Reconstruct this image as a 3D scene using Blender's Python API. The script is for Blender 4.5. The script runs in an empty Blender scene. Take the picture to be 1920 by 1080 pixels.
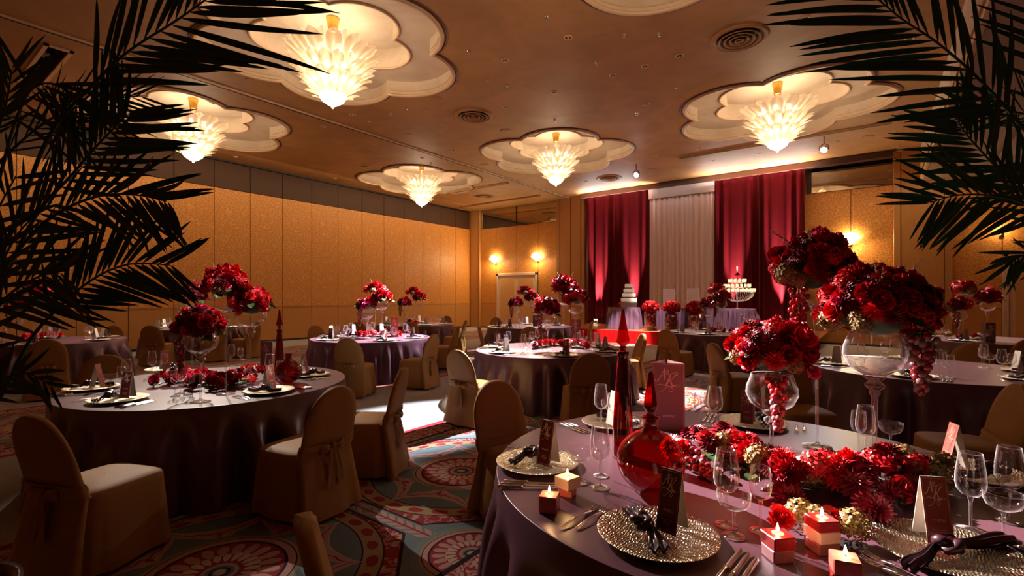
import bpy, math, random
import numpy as np
from math import sin, cos, pi, radians, hypot, atan2, sqrt
from mathutils import Vector, Matrix, Euler, Quaternion
from mathutils.geometry import tessellate_polygon
random.seed(7)
SC = bpy.context.scene
COL = SC.collection

# ------------------------------------------------------------------ camera, world, exposure
F = 914.4; CX = 960.0; CY = 557.0; EYE = 1.55; YAW = radians(36.65)
FX, FY = -sin(YAW), cos(YAW); RX, RY = cos(YAW), sin(YAW)
cam_d = bpy.data.cameras.new('camera'); cam = bpy.data.objects.new('camera', cam_d); COL.objects.link(cam)
cam_d.sensor_width = 36.0; cam_d.lens = F / 1920 * 36; cam_d.shift_y = (CY - 540) / 1920
cam_d.clip_start = 0.05; cam_d.clip_end = 100
cam.location = (0, 0, EYE); cam.rotation_euler = (pi / 2, 0, YAW)
SC.camera = cam
SC.view_settings.view_transform = 'Standard'; SC.view_settings.look = 'None'
SC.view_settings.gamma = 1; SC.view_settings.use_curve_mapping = False
SC.view_settings.exposure = 0.0
cy = SC.cycles
cy.max_bounces = 10; cy.diffuse_bounces = 4; cy.glossy_bounces = 4; cy.transmission_bounces = 8
cy.transparent_max_bounces = 24; cy.sample_clamp_indirect = 4.0; cy.sample_clamp_direct = 0
cy.caustics_reflective = False; cy.caustics_refractive = False; cy.blur_glossy = 1.0
world = bpy.data.worlds.new('world'); SC.world = world; world.use_nodes = True
world.node_tree.nodes['Background'].inputs[0].default_value = (0.30, 0.18, 0.12, 1)
world.node_tree.nodes['Background'].inputs[1].default_value = 0.02

H = 5.97; XL = -16.84; YB = 19.05
T = {'T1': (-.51, 2.49), 'T2': (-4.98, 2.02), 'T3': (-8.06, 6.14), 'T4': (-11.05, 9.98), 'T5': (-4.02, 6.40),
     'T6': (-7.68, 11.11), 'T7': (.44, 7.24), 'T8': (-2.93, 11.78), 'T9': (1.77, 12.79), 'T10': (-12.24, 2.11), 'T11': (-14.51, 5.41)}
TZ = .745; TR = 1.15
COFFERS = [(-1.85, 13.02, 0.0), (-7.93, 12.94, 0.0), (-13.86, 12.86, 0.0), (-7.91, 5.17, radians(-18)), (-13.96, 5.13, radians(18)), (-1.95, 5.17, radians(18))]

def gp(x, y, Z=TZ):
    d = F * (EYE - Z) / (y - CY); r = (x - CX) / F * d
    return (FX * d + RX * r, FY * d + RY * r)
def gd(x, y, d):
    r = (x - CX) / F * d
    return Vector((FX * d + RX * r, FY * d + RY * r, EYE - (y - CY) / F * d))
def ca(deg):            # azimuth given from the viewer's right hand, counter-clockwise
    return radians(deg) + YAW

def lamp(kind, name, loc, energy, color, aim=None, size=.05, spot=None, blend=.3):
    d = bpy.data.lights.new(name, kind); o = bpy.data.objects.new(name, d); COL.objects.link(o)
    d.energy = energy; d.color = color; o.location = loc
    if kind in ('POINT', 'SPOT'): d.shadow_soft_size = size
    if kind == 'SPOT':
        d.spot_size = radians(spot); d.spot_blend = blend
    if aim is not None:
        o.rotation_euler = (Vector(aim) - Vector(loc)).to_track_quat('-Z', 'Y').to_euler()
    return o
WARM = (1, .72, .46); WHITE = (1, .86, .74); PINKW = (1, .79, .74); COOL = (.86, .9, 1)
# unseen spots at ceiling height, one of them added for flowers: (from, towards, watts, cone)
SPOTS = [((-10.0, 4.75, 5.9), (-.10, 2.50, .8), 5200, 19, PINKW),
         ((-9.8, 4.55, 5.9), (-.12, 2.32, .8), 44000, 9.0, PINKW),
         ((-11.3, 4.2, 5.85), (-5.2, 2.2, .8), 2600, 20, WHITE),
         ((-2.9, 2.7, 5.85), (-4.45, 1.95, 1.45), 1500, 15, WHITE),  # added spot, brightens the flowers of the left foreground table
         ((-6.6, 8.9, 5.85), (-8.0, 6.15, .8), 21000, 25, COOL),
         ((-6.1, 8.9, 5.85), (-4.5, 6.5, .8), 12000, 22, WHITE),
         ((-3.6, 9.9, 5.85), (-4.45, 4.35, 0), 17000, 17.5, COOL),
         ((-4.2, 11.0, 5.85), (-2.5, 7.7, 0), 14000, 14, PINKW),
         ((-2.2, 9.8, 5.85), (.3, 7.3, .8), 2600, 26, WHITE),
         ((-5.6, 13.8, 5.85), (-7.7, 11.1, .8), 5200, 24, COOL),
         ((-4.6, 13.8, 5.85), (-2.9, 11.8, .8), 2200, 26, WHITE),
         ((-.2, 15.4, 5.85), (1.77, 12.79, .8), 2800, 26, WHITE),
         ((-9.6, 12.2, 5.85), (-11.05, 9.98, .8), 2000, 26, WHITE),
         ((-10.5, 4.4, 5.85), (-12.24, 2.3, .8), 1500, 24, WHITE),
         ((-13.2, 8.2, 5.85), (-14.51, 5.41, .8), 3600, 22, WHITE),
         ((-5.5, 15.2, 5.8), (-6.0, 16.2, .9), 5200, 24, WHITE),
         ((-3.2, 14.8, 5.8), (-3.45, 16.6, .9), 2200, 24, WHITE),
         ((-6.5, 10.6, 5.85), (-6.8, 15.3, .2), 6500, 17, WHITE)]
for f_, t_, e_, a_, c_ in SPOTS:
    lamp('SPOT', 'unseen_ceiling_spot', f_, e_, c_, aim=t_, size=.035, spot=a_, blend=1.0 if e_ > 30000 else .55)

# ------------------------------------------------------------------ node helpers
class NT:
    def __init__(s, name):
        s.m = bpy.data.materials.new(name); s.m.use_nodes = True; s.t = s.m.node_tree; s.n = s.t.nodes; s.l = s.t.links
        s.bs = s.n['Principled BSDF']; s.out = s.n['Material Output']
    def node(s, kind, **kw):
        n = s.n.new(kind)
        for k, v in kw.items(): setattr(n, k, v)
        return n
    def val(s, x, sock):
        if isinstance(x, X): s.l.new(x.s, sock)
        elif isinstance(x, bpy.types.NodeSocket): s.l.new(x, sock)
        elif x is not None: sock.default_value = x
    def math(s, op, a, b=None, c=None):
        n = s.node('ShaderNodeMath', operation=op)
        s.val(a, n.inputs[0]); s.val(b, n.inputs[1])
        if c is not None: s.val(c, n.inputs[2])
        return X(s, n.outputs[0])
    def sm(s, a, b, x):
        n = s.node('ShaderNodeMapRange', interpolation_type='SMOOTHSTEP'); s.val(x, n.inputs[0]); s.val(a, n.inputs[1]); s.val(b, n.inputs[2])
        return X(s, n.outputs[0])
    def mix(s, f, a, b):
        n = s.node('ShaderNodeMix', data_type='RGBA'); s.val(f, n.inputs[0])
        for q, k in ((a, 6), (b, 7)):
            if isinstance(q, tuple): n.inputs[k].default_value = tuple(q) + (1,)
            else: s.val(q, n.inputs[k])
        return X(s, n.outputs[2])
    def coord(s, kind='Object', scale=None):
        o = s.node('ShaderNodeTexCoord').outputs[kind]
        if scale:
            m = s.node('ShaderNodeMapping'); m.inputs['Scale'].default_value = scale; s.l.new(o, m.inputs[0]); o = m.outputs[0]
        return o
    def noise(s, vec, scale=5, detail=3, rough=.5, out=0, dist=0):
        n = s.node('ShaderNodeTexNoise'); n.inputs['Scale'].default_value = scale; n.inputs['Detail'].default_value = detail
        n.inputs['Roughness'].default_value = rough; n.inputs['Distortion'].default_value = dist; s.val(vec, n.inputs['Vector'])
        return X(s, n.outputs[out])
    def voro(s, vec, scale=5, feature='F1', out=0):
        n = s.node('ShaderNodeTexVoronoi', feature=feature); n.inputs['Scale'].default_value = scale; s.val(vec, n.inputs['Vector'])
        return X(s, n.outputs[out])
    def wave(s, vec, scale=5, dist=0, detail=2, ds=1, d='X'):
        n = s.node('ShaderNodeTexWave', bands_direction=d); n.inputs['Scale'].default_value = scale; n.inputs['Distortion'].default_value = dist
        n.inputs['Detail'].default_value = detail; n.inputs['Detail Scale'].default_value = ds; s.val(vec, n.inputs['Vector'])
        return X(s, n.outputs[1])
    def bump(s, h, strength=.2, dist=.01):
        n = s.node('ShaderNodeBump'); n.inputs['Strength'].default_value = strength; n.inputs['Distance'].default_value = dist
        s.val(h, n.inputs['Height']); s.l.new(n.outputs[0], s.bs.inputs['Normal'])
    def set(s, **kw):
        for k, v in kw.items():
            i = s.bs.inputs[k.replace('_', ' ')]
            if isinstance(v, tuple) and len(v) == 3: v = v + (1,)
            s.val(v, i)
        return s.m
class X:
    def __init__(s, nt, so): s.nt = nt; s.s = so
    def __add__(s, o): return s.nt.math('ADD', s, o)
    __radd__ = __add__
    def __sub__(s, o): return s.nt.math('SUBTRACT', s, o)
    def __rsub__(s, o): return s.nt.math('SUBTRACT', o, s)
    def __mul__(s, o): return s.nt.math('MULTIPLY', s, o)
    __rmul__ = __mul__
    def __truediv__(s, o): return s.nt.math('DIVIDE', s, o)
    def abs(s): return s.nt.math('ABSOLUTE', s)
    def lt(s, o): return s.nt.math('LESS_THAN', s, o)
    def gt(s, o): return s.nt.math('GREATER_THAN', s, o)
    def max(s, o): return s.nt.math('MAXIMUM', s, o)
    def min(s, o): return s.nt.math('MINIMUM', s, o)
    def sin(s): return s.nt.math('SINE', s)
    def cos(s): return s.nt.math('COSINE', s)
    def pow(s, o): return s.nt.math('POWER', s, o)
    def sqrt(s): return s.nt.math('SQRT', s)
    def round(s): return s.nt.math('ROUND', s)
    def fract(s): return s.nt.math('FRACT', s)

def mat(name, color, rough=.5, metal=0, **kw):
    t = NT(name); return t.set(Base_Color=color, Roughness=rough, Metallic=metal, **kw)
def emis(name, color, strength):
    t = NT(name); e = t.node('ShaderNodeEmission'); e.inputs[0].default_value = tuple(color) + (1,); e.inputs[1].default_value = strength
    t.l.new(e.outputs[0], t.out.inputs[0]); return t.m
def thin_glass(name, tint=(1, 1, 1), edge=.9, base=.08, power=2.0, rough=.02, edge_white=.55):
    t = NT(name)
    tr = t.node('ShaderNodeBsdfTransparent'); tr.inputs[0].default_value = tuple(tint) + (1,)
    g = t.node('ShaderNodeBsdfGlossy'); g.inputs['Roughness'].default_value = rough; g.inputs[0].default_value = (1, 1, 1, 1)
    lw = t.node('ShaderNodeLayerWeight')
    f = X(t, lw.outputs['Facing']).pow(power) * edge + base
    mx = t.node('ShaderNodeMixShader'); t.val(f, mx.inputs[0]); t.l.new(tr.outputs[0], mx.inputs[1]); t.l.new(g.outputs[0], mx.inputs[2])
    df = t.node('ShaderNodeBsdfDiffuse'); df.inputs[0].default_value = tuple(min(1, q * .95) for q in tint) + (1,)
    m2 = t.node('ShaderNodeMixShader'); t.val(X(t, lw.outputs['Facing']).pow(5) * edge_white, m2.inputs[0]); t.l.new(mx.outputs[0], m2.inputs[1]); t.l.new(df.outputs[0], m2.inputs[2])  # white at grazing angles paints the bright edges of lit glass
    t.l.new(m2.outputs[0], t.out.inputs[0]); return t.m

M = {}
def wallpaper(name, col, col2):
    t = NT(name); c = t.coord('Object')
    v = t.voro(c, 11, 'DISTANCE_TO_EDGE'); n = t.noise(c, 30, 2)
    k = t.sm(.03, .10, v + (n - .5) * .12)
    t.set(Base_Color=t.mix(k, col2, col), Roughness=.5 + (1 - k) * -.14)
    t.bump(k, .5, .004); return t.m
M['paper'] = wallpaper('gold_damask_wallpaper', (.54, .215, .036), (.70, .33, .085))
def dado():
    t = NT('dado_fabric'); n = t.noise(t.coord('Object', (1, 1, 40)), 20, 2)
    t.set(Base_Color=t.mix(n, (.46, .20, .048), (.54, .25, .065)), Roughness=.6); return t.m
M['dado'] = dado()
def wood(name, a, b, sc=(14, 14, .6), rough=.38):
    t = NT(name); n = t.noise(t.coord('Object', sc), 6, 4, .6)
    t.set(Base_Color=t.mix(n, a, b), Roughness=rough); return t.m
M['wood'] = wood('honey_veneer', (.42, .19, .05), (.56, .28, .09))
M['door'] = wood('pale_door_veneer', (.55, .30, .11), (.64, .38, .16))
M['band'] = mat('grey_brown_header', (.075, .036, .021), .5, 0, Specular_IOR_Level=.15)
M['frame'] = mat('door_frame_paint', (.68, .50, .36), .4)
M['brass'] = mat('polished_brass', (.83, .52, .12), .18, 1)
M['dark'] = mat('dark_void', (.012, .009, .008), .7)
M['darkmetal'] = mat('dark_metal', (.05, .045, .04), .4, .8)
M['mirror'] = mat('grey_mirror', (.50, .43, .34), .03, 1)
def ceilmat(name, a, b):
    t = NT(name); c = t.coord('Object'); n = t.noise(c, 1.1, 5, .6, dist=.6); n2 = t.noise(c, 60, 2)
    t.set(Base_Color=t.mix(t.sm(.3, .7, n), a, b), Roughness=.6); t.bump(n2, .15, .003); return t.m
M['ceil'] = ceilmat('ceiling_bronze_paint', (.32, .160, .052), (.42, .215, .078))
M['coffer'] = ceilmat('coffer_cream_plaster', (.50, .39, .28), (.64, .52, .39))
M['mould'] = mat('cream_moulding', (.62, .42, .25), .45)
M['soffit'] = mat('mauve_soffit', (.33, .24, .20), .6)

def carpet():
    t = NT('medallion_carpet'); g = t.node('ShaderNodeNewGeometry'); sp = t.node('ShaderNodeSeparateXYZ'); t.l.new(g.outputs['Position'], sp.inputs[0])
    x0 = X(t, sp.outputs[0]); y0 = X(t, sp.outputs[1]); pos = g.outputs['Position']
    nz = t.noise(pos, 14, 3)
    PX = 5.2
    xx = x0 + 2.96; xx = xx - PX * (xx / PX).round()          # medallion strip: |xx|<1, border <1.4, plain field beyond
    yy = y0 - 3.22; v = yy - 2 * (yy / 2).round()
    u = xx
    au = u.abs(); av = v.abs()
    r = (u * u + v * v).sqrt(); th = t.math('ARCTAN2', v, u)
    wob = (nz - .5)
    BL = (.13, .175, .19); RD = (.27, .030, .04); PK = (.43, .25, .215); GD = (.34, .235, .125); DK = (.03, .015, .02); CR = (.50, .37, .30)
    col = t.mix(t.noise(pos, 40, 2), BL, (.16, .205, .215))
    mixk = lambda k, c: t.mix(k, col, c)
    # chain of leaves along the cell edges
    e = (1 - au).min(1 - av); along = au.min(av)
    chev = ((along * 11 + e * 14).fract() - .5).abs()
    col = mixk((e.lt(.055)) * chev.gt(.17), PK)
    col = mixk(e.lt(.008), RD)
    # clipped red panel with scrolls
    octo = (au.max(av)).max((au + av) * .655)
    inside = octo.lt(.91)
    scr = t.noise(pos, 9, 1, out=0, dist=1.6)
    scroll = (scr - .5).abs().lt(.045)
    col = mixk(octo.lt(.93), DK)
    col = mixk(inside, RD); col = mixk(inside * scroll, PK)
    # gold ring
    def ring(a, b): return (r - (a + b) / 2).abs().lt((b - a) / 2)
    col = mixk(ring(.765, .90), DK)
    mo = ((th * (28 / pi / 2)).fract() - .5).abs()
    blob = ((mo * 2.2).pow(2) + ((r - .832) / .05).pow(2) + wob * .9).lt(.5)
    col = mixk(ring(.775, .89), GD); col = mixk(ring(.775, .89) * blob, RD)
    field = t.mix(t.noise(pos, 40, 2), BL, (.16, .205, .215))
    col = t.mix(r.lt(.765), col, field)
    # eight pointed star band
    st = .735 - .20 * (th * 4).sin().abs().pow(.55)
    dd = (r - st).abs()
    col = mixk(dd.lt(.058), CR); col = mixk(dd.lt(.05), PK)
    spn = ((th * 40).sin() * .010)
    col = mixk((r - st + spn).abs().lt(.008), RD)
    ma = ((th * (8 / pi / 2)).fract() - .5).abs()
    leaf = (((r - .50) / .075).pow(2) + (ma * 3.6).pow(2) + wob * 1.2).lt(.55)
    col = mixk(leaf * r.lt(.62) * (1 - dd.lt(.058)), PK)
    col = mixk((((r - .50) / .055).abs() + (ma * 16)).lt(.8) * r.lt(.62), RD)
    # centre rosette
    def rosette(col, r, th, s):
        R = lambda a, b: (r - (a + b) / 2 * s).abs().lt((b - a) / 2 * s)
        mk = lambda k, c: t.mix(k, col_[0], c)
        col_ = [col]
        def put(k, c): col_[0] = mk(k, c)
        put(r.lt(.425 * s), GD); put(R(.345, .405), PK); put(R(.395, .403), DK); put(r.lt(.352 * s), DK); put(r.lt(.335 * s), RD)
        pl = ((th * (20 / pi / 2)).fract() - .5).abs()
        lf = ((pl * 2.3).pow(2) + ((r / s - .255) / .075).pow(2) + wob * .8).lt(.75)
        put(lf, PK)
        p2 = ((th * (20 / pi / 2) + .5).fract() - .5).abs()
        put(((p2 * 2.1).pow(2) + ((r / s - .165) / .055).pow(2) + wob * .7).lt(.7), CR)
        put(r.lt(.10 * s), BL); put(R(.075, .095), PK); put(R(.04, .055), DK); put(r.lt(.03 * s), CR)
        return col_[0]
    col = rosette(col, r, th, 1.0)
    cu = 1 - au; cv = 1 - av
    rc = (cu * cu + cv * cv).sqrt(); tc = t.math('ARCTAN2', cv, cu)
    col = t.mix(rc.lt(.36), col, (.17, .22, .23))
    col = rosette(col, rc, tc, .74)
    # border and plain field
    bx = au - 1.0
    bord = t.mix(t.sm(.35, .6, t.noise(pos, 12, 2, dist=1.2)), CR, PK)
    bord = t.mix(((t.noise(pos, 16, 1, dist=1.0) - .5).abs().lt(.05)), bord, RD)
    col = t.mix(bx.gt(0), col, bord)
    col = t.mix((bx - .02).abs().lt(.02), col, DK)
    col = t.mix((bx - .36).abs().lt(.045), col, RD)
    vf = t.voro(pos, 6.5); 
    plain = t.mix((vf).lt(.16), (.38, .37, .36), (.50, .24, .24))
    col = t.mix(bx.gt(.405), col, plain)
    pile = t.noise(pos, 300, 2)
    t.set(Base_Color=col, Roughness=.95, Specular_IOR_Level=.1)
    t.bump(pile, .5, .004)
    return t.m
M['carpet'] = carpet()

def satin(name, a, rough=.33, sheen=.25, ns=260, spec=.8):
    t = NT(name); n = t.noise(t.coord('Object', (1, 1, 1)), ns, 2)
    t.set(Base_Color=t.mix(n, a, tuple(q * 1.25 for q in a)), Roughness=rough, Sheen_Weight=sheen, Specular_IOR_Level=spec)
    t.bump(n, .12, .002); return t.m
M['cloth'] = satin('plum_satin', (.105, .047, .064), .34, .0, 260, .55)
M['cloth_stage'] = satin('lilac_satin', (.16, .085, .145), .24, .0)
M['napkin'] = satin('dark_plum_satin_napkin', (.032, .011, .019), .30, .0, 400)
M['chair'] = satin('gold_brown_chair_cover', (.30, .150, .038), .62, .0, 300, .22)
M['chairwhite'] = mat('white_chair_cover', (.78, .74, .68), .7)
def redcurtain():
    t = NT('crimson_sequin_velvet'); c = t.coord('Object'); n = t.noise(c, 140, 2, .8); n1 = t.noise(c, 2, 3)
    k = t.sm(.55, .75, n)
    t.set(Base_Color=t.mix(k, (.06, .0003, .004), (.24, .003, .016)), Roughness=.7 - k * .25, Specular_IOR_Level=.12)
    return t.m
M['curtain'] = redcurtain()
M['drape'] = mat('ivory_voile', (.70, .60, .58), .7)
M['redcarpet'] = mat('scarlet_stage_skirt', (.60, .003, .005), .8, 0, Specular_IOR_Level=.15)
M['stagetop'] = wood('stage_boards', (.30, .09, .03), (.40, .14, .05))
M['glass'] = thin_glass('clear_thin_glass')
M['crystal'] = thin_glass('crystal_stem_glass', edge=1.0, base=.14, power=1.6, rough=.06)
M['redglass'] = thin_glass('ruby_blown_glass', (.50, .006, .012), edge=.5, base=.055, power=3)
M['reddeep'] = thin_glass('deep_ruby_glass', (.42, .004, .01), edge=.5, base=.06, power=3)
M['water'] = thin_glass('water', (.96, .97, .97), .6, .03, 3)
M['silver'] = mat('silver_cutlery', (.80, .76, .70), .16, 1)
def charger():
    t = NT('hammered_gold_charger'); c = t.coord('Object'); v = t.voro(c, 130); w = t.wave(c, 34, 7, 2, 1.5)
    t.set(Base_Color=(.68, .59, .42), Metallic=1.0, Roughness=.27); t.bump(v * .5 + w * .7, .75, .006); return t.m
M['gold'] = charger()
M['cardred'] = mat('burgundy_card', (.145, .022, .018), .38)
M['cardrose'] = mat('terracotta_card', (.36, .095, .075), .38)
M['cardpink'] = mat('salmon_card', (.70, .22, .16), .5)
M['cardwhite'] = mat('ivory_card', (.74, .66, .56), .6)
M['cardmauve'] = mat('mauve_pearl_card', (.30, .17, .165), .35)
M['cardscarlet'] = mat('scarlet_card', (.65, .08, .035), .5)
M['ink'] = mat('cream_foil', (.95, .80, .66), .4, .0)
def wax(name, c, sub=.25):
    t = NT(name); n = t.noise(t.coord('Object'), 40, 4, .7, dist=1.0)
    t.set(Base_Color=t.mix(t.sm(.5, .75, n), c, tuple(min(1, q * 1.25 + .05) for q in c)), Roughness=.35, Subsurface_Weight=sub); 
    t.bs.inputs['Subsurface Radius'].default_value = (.03, .012, .008); return t.m
M['waxred'] = wax('red_wax', (.30, .008, .010), .12); M['waxrose'] = wax('salmon_wax', (.70, .17, .13)); M['waxpink'] = wax('pale_pink_wax', (.78, .56, .54), .15)
M['waxmauve'] = wax('mauve_wax', (.24, .085, .095), .12); M['waxcream'] = wax('cream_wax', (.90, .60, .45)); M['waxhot'] = wax('coral_wax', (.75, .28, .2))
M['flame'] = emis('candle_flame', (1, .62, .25), 45); M['wick'] = M['dark']
def petalmat(name, a, b, rough=.45, sheen=.0):
    t = NT(name); n = t.noise(t.coord('Object'), 26, 3)
    oi = t.node('ShaderNodeObjectInfo')
    t.set(Base_Color=t.mix(t.sm(.3, .7, n), a, b), Roughness=rough, Sheen_Weight=sheen, Specular_IOR_Level=.35); return t.m
M['rose_red'] = petalmat('red_rose_petal', (.62, .004, .008), (.78, .015, .022))
M['rose_dark'] = petalmat('crimson_rose_petal', (.36, .003, .010), (.50, .007, .020))
M['rose_pink'] = petalmat('magenta_rose_petal', (.80, .03, .16), (.90, .12, .30))
M['dahlia_dark'] = petalmat('burgundy_dahlia_petal', (.13, .002, .008), (.26, .004, .016))
M['dahlia_red'] = petalmat('red_dahlia_petal', (.58, .004, .008), (.72, .015, .02))
M['ruffle'] = petalmat('crimson_carnation_petal', (.42, .003, .012), (.62, .010, .04))
M['hydra'] = petalmat('green_hydrangea_petal', (.17, .26, .045), (.45, .15, .10))
M['leaf'] = mat('leaf_green', (.035, .085, .022), .4); M['stem'] = mat('stem_green', (.10, .12, .03), .5)
M['grape'] = mat('frosted_red_grape', (.33, .03, .045), .22, 0, Subsurface_Weight=.1, Coat_Weight=.5)
M['grape2'] = mat('frosted_mauve_grape', (.35, .17, .19), .25, 0, Coat_Weight=.5)
M['grape3'] = mat('scarlet_grape', (.50, .012, .012), .2, 0, Coat_Weight=.5)
M['berry'] = mat('golden_bud', (.55, .28, .10), .4)
M['palm'] = mat('kentia_leaf', (.012, .085, .045), .42); M['rachis'] = mat('kentia_stalk', (.010, .045, .022), .5)
M['pot'] = mat('glazed_pot', (.06, .03, .02), .3); M['soil'] = mat('soil', (.03, .02, .012), .9)
def lampglass():
    t = NT('frosted_leaf_glass'); c = t.coord('Object', (9, 1, 1)); n = t.noise(t.coord('Object'), 60, 2)
    d = t.node('ShaderNodeBsdfTranslucent'); d.inputs[0].default_value = (.80, .68, .52, 1)
    g = t.node('ShaderNodeBsdfDiffuse'); g.inputs[0].default_value = (.80, .70, .56, 1)
    tr = t.node('ShaderNodeBsdfTransparent'); gl = t.node('ShaderNodeBsdfGlossy'); gl.inputs['Roughness'].default_value = .2
    m1 = t.node('ShaderNodeMixShader'); m1.inputs[0].default_value = .35; t.l.new(d.outputs[0], m1.inputs[1]); t.l.new(g.outputs[0], m1.inputs[2])
    m2 = t.node('ShaderNodeMixShader'); t.val(n * .2 + .06, m2.inputs[0]); t.l.new(m1.outputs[0], m2.inputs[1]); t.l.new(tr.outputs[0], m2.inputs[2])
    m3 = t.node('ShaderNodeMixShader'); m3.inputs[0].default_value = .07; t.l.new(m2.outputs[0], m3.inputs[1]); t.l.new(gl.outputs[0], m3.inputs[2])
    t.l.new(m3.outputs[0], t.out.inputs[0]); return t.m
M['lampglass'] = lampglass()
M['bulb'] = emis('lamp_bulb', (1, .84, .62), 26); M['lampbowl'] = emis('glowing_glass_bowl', (1, .86, .66), 3.2)
M['sconce'] = emis('glowing_sconce_glass', (1, .78, .46), 30); M['spotlens'] = emis('spot_lens', (.9, .95, 1), 60)
M['chrome'] = mat('chrome', (.8, .8, .8), .12, 1); M['silverband'] = mat('silver_base', (.7, .7, .68), .25, 1)
M['icing'] = mat('white_icing', (.86, .80, .74), .55); M['candlecup'] = emis('tealight_glass', (1, .66, .40), 1.5)

# ------------------------------------------------------------------ mesh helpers
class MB:
    def __init__(s): s.v = []; s.f = []; s.mi = []; s.sm = True
    def add(s, v, f, mi=0):
        o = len(s.v); s.v += [tuple(p) for p in v]; s.f += [tuple(o + i for i in q) for q in f]; s.mi += [mi] * len(f); return s
    def box(s, x0, x1, y0, y1, z0, z1, mi=0, mx=None):
        v = [Vector(p) for p in ((x0, y0, z0), (x1, y0, z0), (x1, y1, z0), (x0, y1, z0), (x0, y0, z1), (x1, y0, z1), (x1, y1, z1), (x0, y1, z1))]
        if mx: v = [mx @ p for p in v]
        return s.add(v, [(0, 3, 2, 1), (4, 5, 6, 7), (0, 1, 5, 4), (1, 2, 6, 5), (2, 3, 7, 6), (3, 0, 4, 7)], mi)
    def bbox(s, x0, x1, y0, y1, z0, z1, b=.005, mi=0, mx=None):     # chamfered box
        c = [(x0, y0, z0), (x1, y1, z1)]
        V = []
        for i in (0, 1):
            for j in (0, 1):
                for k in (0, 1):
                    x = (x0, x1)[i]; y = (y0, y1)[j]; z = (z0, z1)[k]
                    sx = b if i == 0 else -b; sy = b if j == 0 else -b; sz = b if k == 0 else -b
                    V += [(x, y + sy, z + sz), (x + sx, y, z + sz), (x + sx, y + sy, z)]
        V = [Vector(p) for p in V]
        if mx: V = [mx @ p for p in V]
        g = lambda i, j, k, a: ((i * 2 + j) * 2 + k) * 3 + a
        f = [[g(0,0,0,0), g(0,0,1,0), g(0,1,1,0), g(0,1,0,0)], [g(1,0,0,0), g(1,1,0,0), g(1,1,1,0), g(1,0,1,0)],
             [g(0,0,0,1), g(1,0,0,1), g(1,0,1,1), g(0,0,1,1)], [g(0,1,0,1), g(0,1,1,1), g(1,1,1,1), g(1,1,0,1)],
             [g(0,0,0,2), g(0,1,0,2), g(1,1,0,2), g(1,0,0,2)], [g(0,0,1,2), g(1,0,1,2), g(1,1,1,2), g(0,1,1,2)]]
        for k in (0, 1):
            for j in (0, 1): f.append([g(0,j,k,1), g(1,j,k,1), g(1,j,k,2), g(0,j,k,2)])
            for i in (0, 1): f.append([g(i,0,k,0), g(i,1,k,0), g(i,1,k,2), g(i,0,k,2)])
        for i in (0, 1):
            for j in (0, 1): f.append([g(i,j,0,0), g(i,j,1,0), g(i,j,1,1), g(i,j,0,1)])
        for i in (0, 1):
            for j in (0, 1):
                for k in (0, 1): f.append([g(i,j,k,0), g(i,j,k,1), g(i,j,k,2)])
        return s.add(V, f, mi)
    def lathe(s, prof, n=24, cx=0, cy=0, cap=False, mi=0, mx=None):
        v = []; f = []
        for r, z in prof:
            for i in range(n):
                a = 2 * pi * i / n; p = Vector((cx + r * cos(a), cy + r * sin(a), z)); v.append(mx @ p if mx else p)
        for j in range(len(prof) - 1):
            for i in range(n):
                a = j * n + i; b = j * n + (i + 1) % n; f.append((a, b, b + n, a + n))
        if cap:
            f.append(tuple(range(n))[::-1]); f.append(tuple((len(prof) - 1) * n + i for i in range(n)))
        return s.add(v, f, mi)
    def tube(s, pts, rad, n=8, mi=0, cap=True):
        pts = [Vector(p) for p in pts]; v = []; f = []; up = None
        if not hasattr(rad, '__len__'): rad = [rad] * len(pts)
        for i, p in enumerate(pts):
            t = (pts[min(i + 1, len(pts) - 1)] - pts[max(i - 1, 0)])
            t = t.normalized() if t.length > 1e-9 else Vector((0, 0, 1))
            if up is None: up = Vector((0, 0, 1)) if abs(t.z) < .9 else Vector((1, 0, 0))
            a = t.cross(up)
            a = a.normalized() if a.length > 1e-6 else t.orthogonal().normalized()
            b = a.cross(t).normalized(); up = b
            for k in range(n):
                g = 2 * pi * k / n; v.append(p + (a * cos(g) + b * sin(g)) * rad[i])
        for i in range(len(pts) - 1):
            for k in range(n):
                q = i * n + k; w = i * n + (k + 1) % n; f.append((q, w, w + n, q + n))
        if cap: f.append(tuple(range(n))[::-1]); f.append(tuple((len(pts) - 1) * n + k for k in range(n)))
        return s.add(v, f, mi)
    def grid(s, fn, nu, nv, mi=0, closed=False):
        v = [fn(i / nu, j / nv) for j in range(nv + 1) for i in range(nu + (0 if closed else 1))]
        w = nu if closed else nu + 1; f = []
        for j in range(nv):
            for i in range(nu):
                a = j * w + i; b = j * w + (i + 1) % w; f.append((a, b, b + w, a + w))
        return s.add(v, f, mi)
    def ball(s, c, r, n=8, m=6, mi=0, sz=1.0):
        c = Vector(c)
        return s.lathe([(max(r * sin(pi * k / m), r * .02), c.z - r * sz * cos(pi * k / m)) for k in range(m + 1)], n, c.x, c.y, mi=mi)
    def mesh(s, name, mats, smooth=None):
        me = bpy.data.meshes.new(name); me.from_pydata(s.v, [], s.f)
        for m_ in (mats if isinstance(mats, (list, tuple)) else [mats]): me.materials.append(m_)
        if any(s.mi): me.polygons.foreach_set('material_index', s.mi)
        sm_ = s.sm if smooth is None else smooth
        me.polygons.foreach_set('use_smooth', [sm_] * len(s.f)); me.update(); return me
def ob(name, me, parent=None, loc=None, rot=None, scale=None):
    o = bpy.data.objects.new(name, me); COL.objects.link(o)
    if parent: o.parent = parent
    if loc is not None: o.location = loc
    if rot is not None: o.rotation_euler = rot
    if scale is not None: o.scale = scale if hasattr(scale, '__len__') else (scale,) * 3
    return o
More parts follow.
